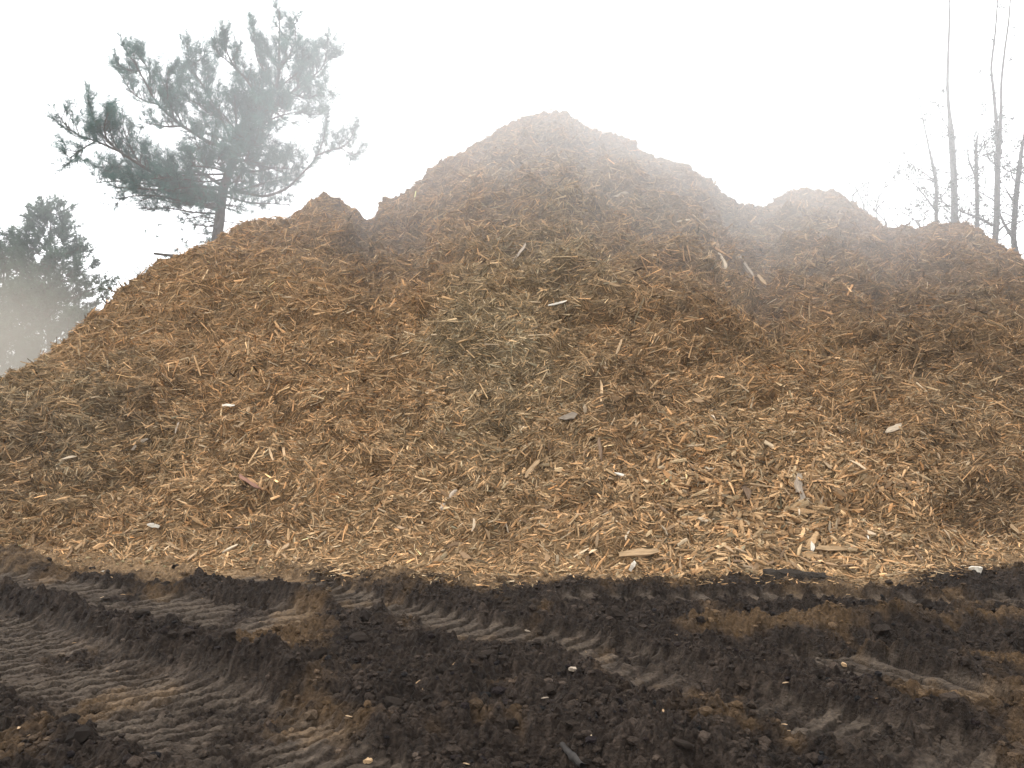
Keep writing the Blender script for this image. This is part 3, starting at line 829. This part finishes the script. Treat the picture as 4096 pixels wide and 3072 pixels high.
def grow_twigs(path, r0, r1, r, wood, shoots, start=0.3, step=0.26, lmax=1.1, up=0.55, shoot_len=0.32, radial=1.0, sub=True, density=1.0):
    """Side twigs along a limb, each ending in upturned shoots."""
    seg = np.linalg.norm(np.diff(path, axis=0), axis=1); d = np.concatenate([[0], np.cumsum(seg)]); Lt = d[-1]
    s = start * Lt
    while s < Lt:
        fr = s / Lt
        p = np.array([np.interp(s, d, path[:, c]) for c in range(3)])
        q = np.array([np.interp(min(s + 0.1, Lt), d, path[:, c]) for c in range(3)]) - np.array([np.interp(max(s - 0.1, 0), d, path[:, c]) for c in range(3)])
        tg = q / max(np.linalg.norm(q), 1e-6)
        w = r.normal(size=3); w -= w.dot(tg) * tg; w /= np.linalg.norm(w)
        L = lmax * (1 - 0.6 * fr) * r.uniform(0.5, 1.1)
        dirn = norm(0.75 * tg + radial * w + np.array([0, 0, up * 0.6]))
        pts = [p]
        m = 5
        for e in range(m):
            dirn = norm(dirn + np.array([0, 0, up * 0.22]) + 0.12 * r.normal(size=3))
            pts.append(pts[-1] + dirn * L / m)
        pts = np.array(pts)
        v, f = tube(pts, np.linspace(0.016, 0.006, m + 1), 3); wood.add(v, f)
        shoots.append((pts[-1], dirn * shoot_len * r.uniform(0.8, 1.3)))
        shoots.append((pts[-2], (pts[-1] - pts[-2])))
        if r.random() < 0.7 * density: shoots.append((pts[-3], (pts[-2] - pts[-3])))
        if sub:
            for e in range(1, m):
                if r.random() < 0.6 * density:
                    w2 = r.normal(size=3); dd = norm(norm(pts[e + 1] - pts[e]) + 0.8 * w2 / np.linalg.norm(w2) + np.array([0, 0, up]))
                    Ls = shoot_len * r.uniform(0.7, 1.2)
                    a = pts[e]; b = a + dd * Ls * 0.6
                    v, f = tube(np.array([a, (a + b) / 2, b]), [0.008, 0.006, 0.005], 3); wood.add(v, f)
                    shoots.append((b, norm(dd + np.array([0, 0, 0.5])) * Ls))
        s += step * r.uniform(0.7, 1.3)
    e = path[-1] - path[-2]; e = e / np.linalg.norm(e)
    shoots.append((path[-1], norm(e + np.array([0, 0, 0.4])) * shoot_len * 1.3)); shoots.append((path[-1] - e * 0.25, e * 0.3))

# --- big pine behind the left flank; limbs set out from its picture, spread in depth about the trunk
PY = 24.0
def cp(cx, cy, dy=0.0):
    return at(100 + cx / 1.508, cy / 1.508, PY + dy)
tree = empty('pine_tree', (at(870, 960, PY)[0] - 0.15, PY, -0.2), 'big pine with tufted haze-tinted blue-green needles leaning above the left flank of the heap', 'tree')
base_xy = np.array(tree.location)
def local(v): return v - base_xy
r = np.random.default_rng(3)
tp = [np.array([base_xy[0], PY, -0.25]), np.array([base_xy[0] + 0.05, PY, 3.0])] + [cp(x, y) for x, y in ((1150, 1480), (1172, 1350), (1185, 1200), (1195, 1110), (1240, 1030), (1262, 950), (1275, 850), (1285, 770), (1350, 700), (1450, 640), (1515, 545), (1535, 420), (1532, 260), (1535, 120), (1536, 60))]
tp = resample(np.array(tp), 0.25)
hgt = np.linspace(0, 1, len(tp))
tr = np.interp(hgt, [0, 0.45, 0.6, 0.7, 0.85, 1], [0.21, 0.165, 0.135, 0.095, 0.045, 0.012])
v, f = tube(tp, tr, 10)
add('trunk', mesh_np('trunk', local(v), [f], None, True), M_bark, tree)
LIMBS = [ # points in the enlarged picture of the tree, depth of the tip in metres, start radius, twig length
    ([(1220, 900), (1090, 850), (950, 760), (850, 680), (790, 620), (740, 520), (690, 430), (640, 340), (605, 300)], -0.8, .06, .75),
    ([(745, 530), (765, 460), (735, 400), (665, 310)], -0.3, .03, .5),
    ([(800, 630), (720, 610), (640, 560), (580, 450)], 0.5, .03, .6),
    ([(1265, 900), (1190, 720), (1100, 560), (1030, 450), (990, 390), (982, 270)], 0.9, .05, .65),
    ([(1040, 470), (930, 470), (920, 420)], 1.3, .025, .4), ([(1000, 400), (1060, 360), (1085, 320)], .9, .02, .35),
    ([(1330, 700), (1400, 570), (1330, 470), (1250, 390), (1215, 310), (1195, 190)], -1.0, .05, .55),
    ([(1250, 390), (1170, 330), (1135, 280)], -1.2, .02, .4), ([(1245, 370), (1285, 300)], -1.0, .02, .3),
    ([(1520, 540), (1450, 440), (1395, 350), (1378, 150)], 0.7, .035, .45),
    ([(1540, 420), (1610, 310), (1640, 230), (1622, 130)], -0.6, .03, .45),
    ([(1460, 660), (1590, 570), (1700, 490), (1790, 420), (1815, 350), (1830, 230)], 0.6, .045, .6),
    ([(1700, 500), (1790, 530), (1850, 560)], 1.0, .02, .5), ([(1815, 350), (1880, 345)], .7, .015, .3), ([(1640, 540), (1660, 420), (1680, 330)], -1.0, .025, .6),
    ([(1190, 1190), (1000, 1160), (870, 1100), (720, 1010), (560, 910), (450, 800), (405, 700), (380, 590)], -1.6, .075, .8),
    ([(560, 910), (430, 850), (310, 815), (245, 760), (205, 700)], -2.0, .035, .65),
    ([(430, 850), (340, 900), (270, 955)], -2.2, .025, .6),
    ([(700, 1000), (640, 900), (600, 800), (590, 760)], -1.0, .03, .7),
    ([(1190, 1120), (1050, 1030), (900, 1050), (760, 1030), (600, 1000), (450, 1010)], 1.2, .06, .85),
    ([(1180, 1210), (950, 1180), (800, 1120), (600, 1090), (430, 1100)], 0.3, .06, .8),
    ([(1175, 1240), (1000, 1230), (820, 1180), (650, 1180), (560, 1200)], -0.8, .05, .75),
    ([(900, 1050), (820, 960), (700, 900)], 1.6, .03, .8), ([(850, 1160), (700, 1130), (520, 1060)], 1.4, .03, .8),
    ([(1165, 1290), (1000, 1280), (850, 1250), (720, 1270)], 0.8, .035, .7),
    ([(1240, 1150), (1330, 1165), (1450, 1190), (1580, 1140), (1680, 1040), (1760, 950), (1800, 850), (1825, 700)], -0.5, .055, .35),
    ([(1750, 940), (1850, 900), (1930, 890), (1970, 830), (1985, 780)], -0.8, .025, .3),
    ([(1900, 890), (1960, 925), (2000, 935)], -0.8, .015, .25),
    ([(1275, 940), (1400, 930), (1550, 950), (1650, 920)], 1.2, .05, .75),
    ([(1260, 1010), (1380, 1040), (1500, 1010), (1620, 1020)], -0.4, .05, .8),
    ([(1210, 1170), (1350, 1130), (1500, 1090), (1630, 1080)], 1.0, .04, .7),
    ([(1200, 1180), (1350, 1225), (1500, 1230), (1600, 1235)], 0.9, .035, .5),
    ([(1290, 800), (1400, 760), (1530, 700), (1650, 670), (1710, 740)], 1.0, .045, .75),
    ([(1285, 780), (1380, 800), (1480, 820)], -1.2, .035, .8),
    ([(1275, 860), (1272, 700), (1265, 600)], -1.4, .035, .6),
    ([(1280, 800), (1200, 690), (1130, 640)], -1.0, .035, .75), ([(1270, 900), (1150, 860), (1030, 900)], -1.5, .04, .85), ([(1265, 950), (1100, 960), (960, 960)], 0.9, .04, .8),
    ([(1290, 780), (1350, 690), (1390, 640)], -1.5, .03, .8), ([(1250, 1000), (1300, 920), (1400, 860)], -1.6, .035, .85), ([(1210, 1080), (1080, 1100), (960, 1080)], -1.2, .04, .7),
    ([(1460, 650), (1420, 560), (1440, 480)], 1.2, .03, .6), ([(1520, 540), (1590, 480), (1660, 430)], -1.0, .03, .55),
]
LIMBS += [([(950, 760), (900, 640), (930, 560), (942, 490)], 0.6, .03, .55), ([(850, 680), (865, 570), (852, 480), (862, 430)], -0.9, .03, .5), ([(1100, 560), (1090, 480), (1112, 420)], 1.2, .025, .45), ([(690, 430), (610, 425), (560, 385)], -1.0, .02, .45),
          ([(950, 760), (830, 765), (730, 740)], -1.2, .03, .6), ([(600, 950), (525, 840), (500, 730)], -1.0, .03, .6), ([(1190, 720), (1060, 630), (985, 600)], -0.9, .03, .65), ([(500, 860), (470, 770), (500, 690)], -2.3, .025, .5),
          ([(1700, 490), (1742, 420), (1750, 300)], 1.1, .025, .45), ([(1650, 670), (1740, 700), (1790, 680)], 1.3, .025, .5), ([(1600, 560), (1700, 600), (1780, 560)], -1.2, .025, .5), ([(1400, 560), (1330, 560), (1290, 480)], 1.3, .025, .55)]
for k, (x0, y0, x1, y1, dy) in enumerate([(1200, 1120, 1330, 1090, -2.1), (1230, 1050, 1150, 980, -2.0), (1250, 1000, 1360, 960, -1.9), (1270, 900, 1330, 830, -1.9), (1280, 800, 1420, 700, 1.7), (1270, 870, 1060, 800, 1.6), (1300, 760, 1560, 620, -1.3), (1240, 1040, 1000, 1000, -1.9), (1500, 560, 1650, 600, 1.0), (1440, 640, 1560, 720, -1.4), (1530, 430, 1480, 330, 0.9), (1535, 400, 1600, 350, -.8), (1160, 700, 1060, 700, 1.0), (900, 730, 880, 640, 0.8), (1190, 1200, 1050, 1210, 1.8), (1195, 1160, 1400, 1160, 1.9), (1180, 1240, 1290, 1250, -1.6),
        (1180, 1220, 1060, 1250, -1.7), (1250, 1020, 1480, 1080, 1.6), (1190, 1130, 900, 1140, -1.5), (1190, 1170, 780, 1200, 0.9), (1270, 930, 1450, 880, 1.4), (1260, 960, 1560, 1040, -1.0), (1175, 1260, 900, 1230, 1.3),
        (1230, 1050, 760, 1080, -1.6), (1190, 1190, 560, 1130, -1.3), (1190, 1150, 480, 1030, 0.0), (1330, 700, 1480, 600, 1.3)]):
    LIMBS.append(([(x0, y0), ((x0 + x1) / 2, (y0 + y1) / 2 - 10), (x1, y1)], dy, .04, .8))
wood = Parts(); shoots = []
for pts, dy, r0, tl in LIMBS:
    # a limb that leaves another limb starts at that limb's depth
    d0 = 0.0
    near_trunk = min(np.hypot(pts[0][0] - x, pts[0][1] - y) for x, y in ((1190, 1150), (1250, 1000), (1275, 850), (1340, 710), (1450, 640), (1520, 540), (1540, 400), (1180, 1250))) < 110
    if not near_trunk: d0 = dy * 0.6
    L_ = len(pts) - 1
    path = resample(np.array([cp(x, y, d0 + (dy - d0) * (k / L_)) for k, (x, y) in enumerate(pts)]), 0.15)
    v, f = tube(path, np.linspace(r0, 0.012, len(path)), 6)
    add('limb', mesh_np('limb', local(v), [f], None, True), M_bark, tree)
    grow_twigs(path, r0, .01, r, wood, shoots, 0.25 if near_trunk else 0.08, 0.13 if pts[0][1] > 1000 else 0.10, tl * (1.0 if pts[0][1] > 1000 else 1.25), 0.6, 0.28)
grow_twigs(tp[int(len(tp) * .66):], .05, .01, r, wood, shoots, 0.0, 0.12, 0.6, 0.6, 0.3)
# bare lower twigs round the stem, nearly needle-less
for k in range(46):
    z0 = r.uniform(0.44, 0.56); p = np.array([np.interp(z0, hgt, tp[:, c]) for c in range(3)])
    a = r.uniform(0, 2 * np.pi); sgn = -1 if r.random() < 0.6 else 1
    d = norm(np.array([sgn * abs(math.cos(a)) + 0.2 * sgn, math.sin(a) * 0.8, r.uniform(-0.25, 0.25)])); L_ = r.uniform(0.7, 1.9)
    pts = [p]
    for e in range(6):
        d = norm(d + np.array([0, 0, r.uniform(-0.12, 0.16)]) + 0.15 * r.normal(size=3)); pts.append(pts[-1] + d * L_ / 6)
    pts = np.array(pts); v, f = tube(pts, np.linspace(0.016, 0.004, 7), 4); wood.add(v, f)
    for e in range(2, 7):
        w = norm(r.normal(size=3) + d); b = pts[e] + w * r.uniform(0.15, 0.4)
        v, f = tube(np.array([pts[e], (pts[e] + b) / 2 + 0.02 * r.normal(size=3), b]), [.006, .005, .003], 3); wood.add(v, f)
        if r.random() < 0.4: shoots.append((b, w * 0.12))
wm = wood.mesh('twigs'); wm.transform(Matrix.Translation(-Vector(base_xy)))
tag(add('twigs', wm, M_bark, tree), kind='stuff')
S0 = np.array([a for a, b in shoots]); SD = np.array([b for a, b in shoots])
v, f, c = needles(S0, SD, 32, 0.22, 0.0105, np.array([0.048, 0.105, 0.085]), r)  # haze painted into the needle colour: a bluer, lighter green
add('crown', mesh_np('crown', local(v), [f], c), M_needle, tree)
# dead limb sticking out left, just over the heap's edge
stub = resample(np.array([at(870, 990, PY), at(800, 1018, PY - .3), at(717, 1026, PY - .5), at(660, 1020, PY - .6), at(614, 1014, PY - .7)]), 0.15)
v, f = tube(stub, np.linspace(0.07, 0.035, len(stub)), 7)
tag(add('limb', mesh_np('limb', local(v), [f], None, True), M_bark, tree), 'bare broken dead limb')
# low twigs left of the stem near the heap
wood2 = Parts(); sh2 = []
for k in range(8):
    p = at(800 + r.uniform(-60, 60), 1060, PY - .4); q = at(r.uniform(530, 640), r.uniform(1050, 1110), PY - .8)
    pth = resample(np.array([p, (p + q) / 2 + np.array([0, 0, -0.15]), q]), 0.2); v, f = tube(pth, np.linspace(.02, .005, len(pth)), 4); wood2.add(v, f)
    for e in range(2, len(pth)):
        sh2.append((pth[e], norm(r.normal(size=3) + np.array([-1, 0, .4])) * .2))
w2 = wood2.mesh('low_twigs'); w2.transform(Matrix.Translation(-Vector(base_xy))); tag(add('low_twigs', w2, M_bark, tree), kind='stuff')
v, f, c = needles(np.array([a for a, b in sh2]), np.array([b for a, b in sh2]), 26, .13, .008, np.array([0.06, 0.08, 0.055]), r)
add('low_needles', mesh_np('low_needles', local(v), [f], c), M_needle, tree)

def small_pine(px, top_py, Y, spread, seed, label, low=0.25, nw=9, tint=(0.045, 0.068, 0.042)):
    """A whole conical pine at distance Y, its top at the given pixel."""
    r = np.random.default_rng(seed)
    top = at(px, top_py, Y); H = top[2]
    t = empty('pine_tree', (top[0], Y, -0.2), label, 'tree')
    b0 = np.array([top[0], Y, -0.2])
    path = resample(np.array([[0, 0, 0], [0.1, 0, H * .3], [-0.12, 0.1, H * .65], [0, 0, H + .2]]), 0.4)
    v, f = tube(path, np.linspace(0.2, 0.015, len(path)), 8)
    add('trunk', mesh_np('trunk', v, [f], None, True), M_bark, t)
    wd, sh = Parts(), []
    for k in range(nw * 5):
        fr = low + (1 - low) * ((k + r.random()) / (nw * 5)) ** 0.9
        p = np.array([np.interp(fr, np.linspace(0, 1, len(path)), path[:, c]) for c in range(3)])
        a = k * 2.4 + r.normal(0, .3)
        L_ = spread * (1 - ((fr - low) / (1 - low)) ** 1.4 * 0.85) * r.uniform(0.65, 1.1)
        d = norm(np.array([math.cos(a), math.sin(a), r.uniform(-0.05, 0.4)])); pts = [p]
        for e in range(6):
            d = norm(d + np.array([0, 0, 0.07]) + .08 * r.normal(size=3)); pts.append(pts[-1] + d * L_ / 6)
        pth = resample(np.array(pts), 0.25)
        v, f = tube(pth, np.linspace(.045 * (1.2 - fr), .01, len(pth)), 5); add('limb', mesh_np('limb', v, [f], None, True), M_bark, t)
        grow_twigs(pth, .04, .01, r, wd, sh, 0.2, 0.17, 0.85, 0.5, 0.34, density=0.4)
    tag(add('twigs', wd.mesh('twigs'), M_bark, t), kind='stuff')
    S0 = np.array([a for a, b in sh]); SD = np.array([b for a, b in sh])
    v, f, c = needles(S0, SD, 24, 0.27, 0.04, np.array(tint), r)
    add('crown', mesh_np('crown', v, [f], c), M_needle, t)

small_pine(205, 835, 40.0, 3.8, 21, 'smaller hazy pine behind the dust at the left edge', 0.28, 16, (0.05, 0.08, 0.05))
small_pine(20, 960, 43.0, 3.1, 22, 'lower hazy pine cut off by the left edge of the picture', 0.26, 13, (0.05, 0.08, 0.05))

def leaf_cloud(centres, spread, n, size, tint, r):
    k = len(centres)
    p = centres[:, None] + r.normal(size=(k, n, 3)) * spread
    a = norm(r.normal(size=(k, n, 3))); b = norm(np.cross(a, r.normal(size=(k, n, 3))))
    sz = size * r.uniform(0.6, 1.3, (k, n, 1))
    V = np.stack([p - a * sz * .5, p + b * sz * .45, p + a * sz * .6, p - b * sz * .45], 2).reshape(-1, 3)
    F = np.arange(len(V)).reshape(-1, 4)
    C = np.repeat(tint[None] * r.uniform(0.6, 1.4, (k * n, 1)), 4, 0)
    return V, F, C

def grow_bare(parts, p, d, L, rad, lev, r, up=0.12, leafs=None):
    """Leafless branch with side branches."""
    m = max(3, int(L / 0.25)); pts = [p]
    for e in range(m):
        d = norm(d + np.array([0, 0, up * 0.5]) + 0.16 * r.normal(size=3)); pts.append(pts[-1] + d * L / m)
    pts = np.array(pts)
    v, f = tube(pts, np.linspace(rad, rad * 0.35, m + 1), 5 if lev > 1 else 3); parts.add(v, f)
    if leafs is not None and r.random() < 0.5: leafs.append(pts[-1])
    if lev > 0:
        for e in range(1, m + 1):
            if r.random() < 0.75:
                w = norm(r.normal(size=3)); dd = norm(norm(pts[e] - pts[e - 1]) * 0.8 + w * 0.8 + np.array([0, 0, up]))
                grow_bare(parts, pts[e], dd, L * r.uniform(0.35, 0.6), max(rad * 0.45, 0.006), lev - 1, r, up, leafs)

RY_ = 32.0
def rp(cx, cy, dy=0.0):
    return at(3200 + cx / 1.508, cy / 1.508, RY_ + dy)
def ivy_tree(pts, r_low, r_high, bare_from, label, seed, n_br=9, leafy=1.0, dy=0.0, forks=(), ivy_to=None, brL=1.5):
    r = np.random.default_rng(seed)
    P = [rp(x, y, dy) for x, y in pts]
    base = np.array([P[0][0], P[0][1], -0.2])
    t = empty('ivy_tree', base, label, 'tree')
    path = resample(np.array([base, base * [1, 1, 0] + np.array([0.05, 0, P[0][2] * .5])] + P), 0.3)
    zz = path[:, 2]; z1 = rp(*bare_from, dy)[2]
    rad = np.where(zz < z1, r_low + (r_high - r_low) * np.clip(zz / z1, 0, 1) * 0.5, 0)
    rad = np.interp(zz, [0, z1 - .4, z1 + .3, zz[-1]], [r_low, r_low * .75, r_high, r_high * .35])
    v, f = tube(path, rad, 8)
    add('trunk', mesh_np('trunk', v - base, [f], None, True), M_bark2, t)
    br, lf = Parts(), []
    for fk in forks:
        fp = resample(np.array([rp(x, y, dy + q) for x, y, q in fk[0]]), 0.25)
        v, f = tube(fp, np.linspace(fk[1], fk[1] * .3, len(fp)), 6); add('limb', mesh_np('limb', v - base, [f], None, True), M_bark2, t)
        for e in range(2, len(fp), 2):
            w = norm(r.normal(size=3)); grow_bare(br, fp[e], norm(norm(fp[e] - fp[e - 1]) + .8 * w), r.uniform(.5, 1.1), .012, 1, r, .1, lf)
    for k in range(int(n_br * 0.85)):
        fr = r.uniform(0.5, 1.0) * (1 if k % 3 else 0.75)
        zb = np.interp(r.uniform(0.1, 0.75), [0, 1], [P[0][2] - 0.8, z1 + 1.5])
        p = np.array([np.interp(zb, zz, path[:, c]) for c in range(3)])
        a = r.uniform(0, 2 * np.pi)
        grow_bare(br, p, norm(np.array([math.cos(a), math.sin(a) * .7, r.uniform(.1, .7)])), r.uniform(.8, 1.3) * brL, .026, 3, r, .12, lf)
    tag(add('branches', (lambda q: (q.transform(Matrix.Translation(-Vector(base))), q)[1])(br.mesh('branches')), M_bark2, t), kind='stuff')
    zi = z1 if ivy_to is None else rp(*ivy_to, dy)[2]
    sel = path[(zz > P[0][2] - 1.5) & (zz < zi)]
    if len(sel) and leafy > 0:
        cen = np.repeat(sel, 5, 0) + r.normal(size=(len(sel) * 5, 3)) * np.array([r_low * .45, r_low * .45, .15])
        if lf: cen = np.concatenate([cen, np.array(lf)[:int(70 * leafy)]])
        v, f, c = leaf_cloud(cen, .055, int(13 * leafy), .065, np.array([0.045, 0.055, 0.035]), r)
        add('ivy', mesh_np('ivy', v - base, [f], c), M_leaf, t)
    return t

ivy_tree([(822, 1400), (822, 1250), (825, 1120), (812, 1030), (790, 960), (770, 850), (735, 700), (705, 480)], .09, .035, (790, 960), 'leaning bare trunk, first of the row beyond the right heap', 31, 7,
         forks=(([(815, 1100, 0), (770, 1075, -.3), (640, 1080, -.6), (480, 1105, -.8), (380, 1110, -1)], .03), ([(805, 1085, 0), (740, 1040, .3), (690, 990, .5), (630, 970, .6)], .03), ([(822, 1280, 0), (760, 1190, -.3), (690, 1110, -.5), (610, 1050, -.7)], .035)))
ivy_tree([(930, 1400), (932, 1200), (925, 1000), (915, 850), (905, 720), (892, 600), (888, 520), (895, 300), (903, 100), (905, -150)], .16, .07, (905, 740), 'tallest thick ivy-clad trunk that turns thin and pale higher up', 32, 8)
ivy_tree([(1070, 1420), (1068, 1200), (1063, 1000), (1060, 880), (1070, 800), (1085, 780)], .095, .04, (1062, 900), 'short slim trunk with a forked top between two tall trunks', 33, 6, dy=1.0,
         forks=(([(1060, 1060, 0), (1030, 1010, .2), (1012, 960, .3), (1008, 910, .3)], .05),))
ivy_tree([(1175, 1480), (1188, 1300), (1190, 1100), (1192, 950), (1205, 800), (1215, 640), (1212, 500), (1235, 300), (1262, 110), (1275, -120)], .135, .06, (1205, 790), 'tall trunk with two thin upper stems near the right edge', 34, 10, dy=-1.0,
         forks=(([(1192, 850, 0), (1186, 760, .2), (1165, 520, .4), (1150, 420, .5), (1180, 180, .6), (1195, -60, .6)], .07), ([(1160, 1360, 0), (1100, 1320, -.3), (1020, 1295, -.5), (950, 1265, -.7)], .06), ([(1190, 1400, 0), (1260, 1330, -.2), (1340, 1335, -.3)], .05)))
ivy_tree([(1320, 1560), (1285, 1480), (1290, 1350), (1302, 1200), (1318, 1050), (1335, 920), (1360, 760)], .13, .065, (1330, 960), 'curved dark trunk at the right edge of the picture', 35, 12, dy=0.6,
         forks=(([(1285, 1430, 0), (1230, 1360, .2), (1200, 1270, .3)], .08), ([(1300, 1230, 0), (1260, 1180, .2), (1230, 1120, .3)], .05)), brL=1.8)
ivy_tree([(1480, 1560), (1470, 1300), (1490, 1000), (1500, 700)], .2, .1, (1490, 900), 'trunk just beyond the right edge with twigs reaching into view', 36, 12, brL=2.0)

def bare_shrub(cx, cy, L_, n, seed, label, Y=27.0, leafy=0, spread=0.9):
    r = np.random.default_rng(seed)
    p = at(3200 + cx / 1.508, cy / 1.508, Y)
    base = np.array([p[0], Y, -0.2])
    t = empty('shrub', base, label, 'shrub')
    lf = []
    for k in range(n):
        s = Parts()
        a = r.uniform(0, 2 * np.pi); x = np.array([r.normal(0, .25), r.normal(0, .25), 0])
        p0 = np.array([p[0], Y, 0]) + x
        mid = np.array([p[0], Y, p[2]]) + x * 1.5
        v, f = tube(resample(np.array([p0, (p0 + mid) / 2 + .05 * r.normal(size=3), mid]), .5), np.linspace(.03, .02, len(resample(np.array([p0, (p0 + mid) / 2, mid]), .5))), 4); s.add(v, f)
        grow_bare(s, mid, norm(np.array([math.cos(a) * spread, math.sin(a) * spread, 1.0])), L_ * r.uniform(.6, 1.1), .02, 2, r, .05, lf)
        me = s.mesh('stem'); me.transform(Matrix.Translation(-Vector(base))); add('stem', me, M_bark2, t)
    if leafy:
        v, f, c = leaf_cloud(np.array(lf), .1, leafy, .07, np.array([0.06, 0.07, 0.045]), r)
        add('leaves', mesh_np('leaves', v - base, [f], c), M_leaf, t)
bare_shrub(330, 1250, 1.7, 6, 51, 'thin arching bare shrub right behind the right mound')
bare_shrub(500, 1360, 1.7, 7, 52, 'wide bare shrub with arching twigs below the right mound slope')
bare_shrub(700, 1380, 1.3, 6, 53, 'low bare shrub in front of the first ivy-clad trunk', leafy=3)
bare_shrub(1000, 1380, 1.2, 5, 54, 'low bare shrub between the ivy-clad trunks', 30.0, 3)
bare_shrub(-4110, 1835, 0.6, 5, 58, 'small twiggy bush on the slope edge below the big pine', 24.0, 12)
bare_shrub(-4620, 2330, 1.0, 8, 56, 'grey brush showing through the dust at the left edge', 36.0, 14)
bare_shrub(-4780, 2330, 1.1, 8, 57, 'grey brush in the dust under the hazy left pines', 37.0, 14)

# ------------------------------------------------------------------ air
def volume_box(name, x0, x1, y0, y1, z0, z1, density, color, aniso=0.0):
    m = bpy.data.materials.new(name); m.use_nodes = True
    n, l = m.node_tree.nodes, m.node_tree.links
    n.remove(n['Principled BSDF'])
    pv = n.new('ShaderNodeVolumePrincipled')
    pv.inputs['Density'].default_value = density; pv.inputs['Color'].default_value = (*color, 1); pv.inputs['Anisotropy'].default_value = aniso
    l.new(pv.outputs[0], n['Material Output'].inputs['Volume'])
    V = np.array([(x, y, z) for z in (z0, z1) for y in (y0, y1) for x in (x0, x1)])
    F = np.array([(0, 2, 3, 1), (4, 5, 7, 6), (0, 1, 5, 4), (2, 6, 7, 3), (0, 4, 6, 2), (1, 3, 7, 5)])
    return tag(add(name, mesh_np(name, V, [F]), m), kind='stuff')
volume_box('haze', -63, 63, -51, 63, -1.4, 24.0, 0.0009, (0.95, 0.96, 0.98), 0.3)

def cloud(name, centre, radii, density, color, power, scale=0.6, seed=0.0):
    """Veil of imitated lens glare, added haze or drifting dust: thickest in the middle, thinning to nothing at the edge of its ellipsoid."""
    import bmesh
    bm = bmesh.new(); bmesh.ops.create_icosphere(bm, subdivisions=3, radius=1.0)
    me = bpy.data.meshes.new(name); bm.to_mesh(me); bm.free()
    m = bpy.data.materials.new(name); m.use_nodes = True
    n, l = m.node_tree.nodes, m.node_tree.links
    n.remove(n['Principled BSDF'])
    tc = n.new('ShaderNodeTexCoord')
    gr = n.new('ShaderNodeTexGradient'); gr.gradient_type = 'SPHERICAL'
    l.new(tc.outputs['Object'], gr.inputs['Vector'])
    pw = n.new('ShaderNodeMath'); pw.operation = 'POWER'; pw.inputs[1].default_value = power
    l.new(gr.outputs['Fac'], pw.inputs[0])
    mu = n.new('ShaderNodeMath'); mu.operation = 'MULTIPLY'; mu.inputs[1].default_value = density
    l.new(pw.outputs[0], mu.inputs[0])
    pv = n.new('ShaderNodeVolumePrincipled'); pv.inputs['Color'].default_value = (*color, 1); pv.inputs['Anisotropy'].default_value = 0.0
    l.new(mu.outputs[0], pv.inputs['Density'])
    l.new(pv.outputs[0], n['Material Output'].inputs['Volume'])
    o = add(name, me, m, None, centre); o.scale = radii
    return tag(o, kind='stuff')
cloud('glare_haze', at(2560, 560, 16.2), (11.5, 7.5, 6.0), 0.15, (0.97, 0.98, 1.0), 1.3)  # lens glare over the summit, imitated by an added volume
cloud('glare_haze', at(700, 520, 24.5), (9.5, 5.0, 6.0), 0.04, (0.95, 0.98, 1.0), 0.8)  # thin haze bank added round the big pine
cloud('dust', at(-40, 1500, 31.0), (7.0, 5.0, 5.5), 0.30, (0.50, 0.465, 0.41), 1.2)
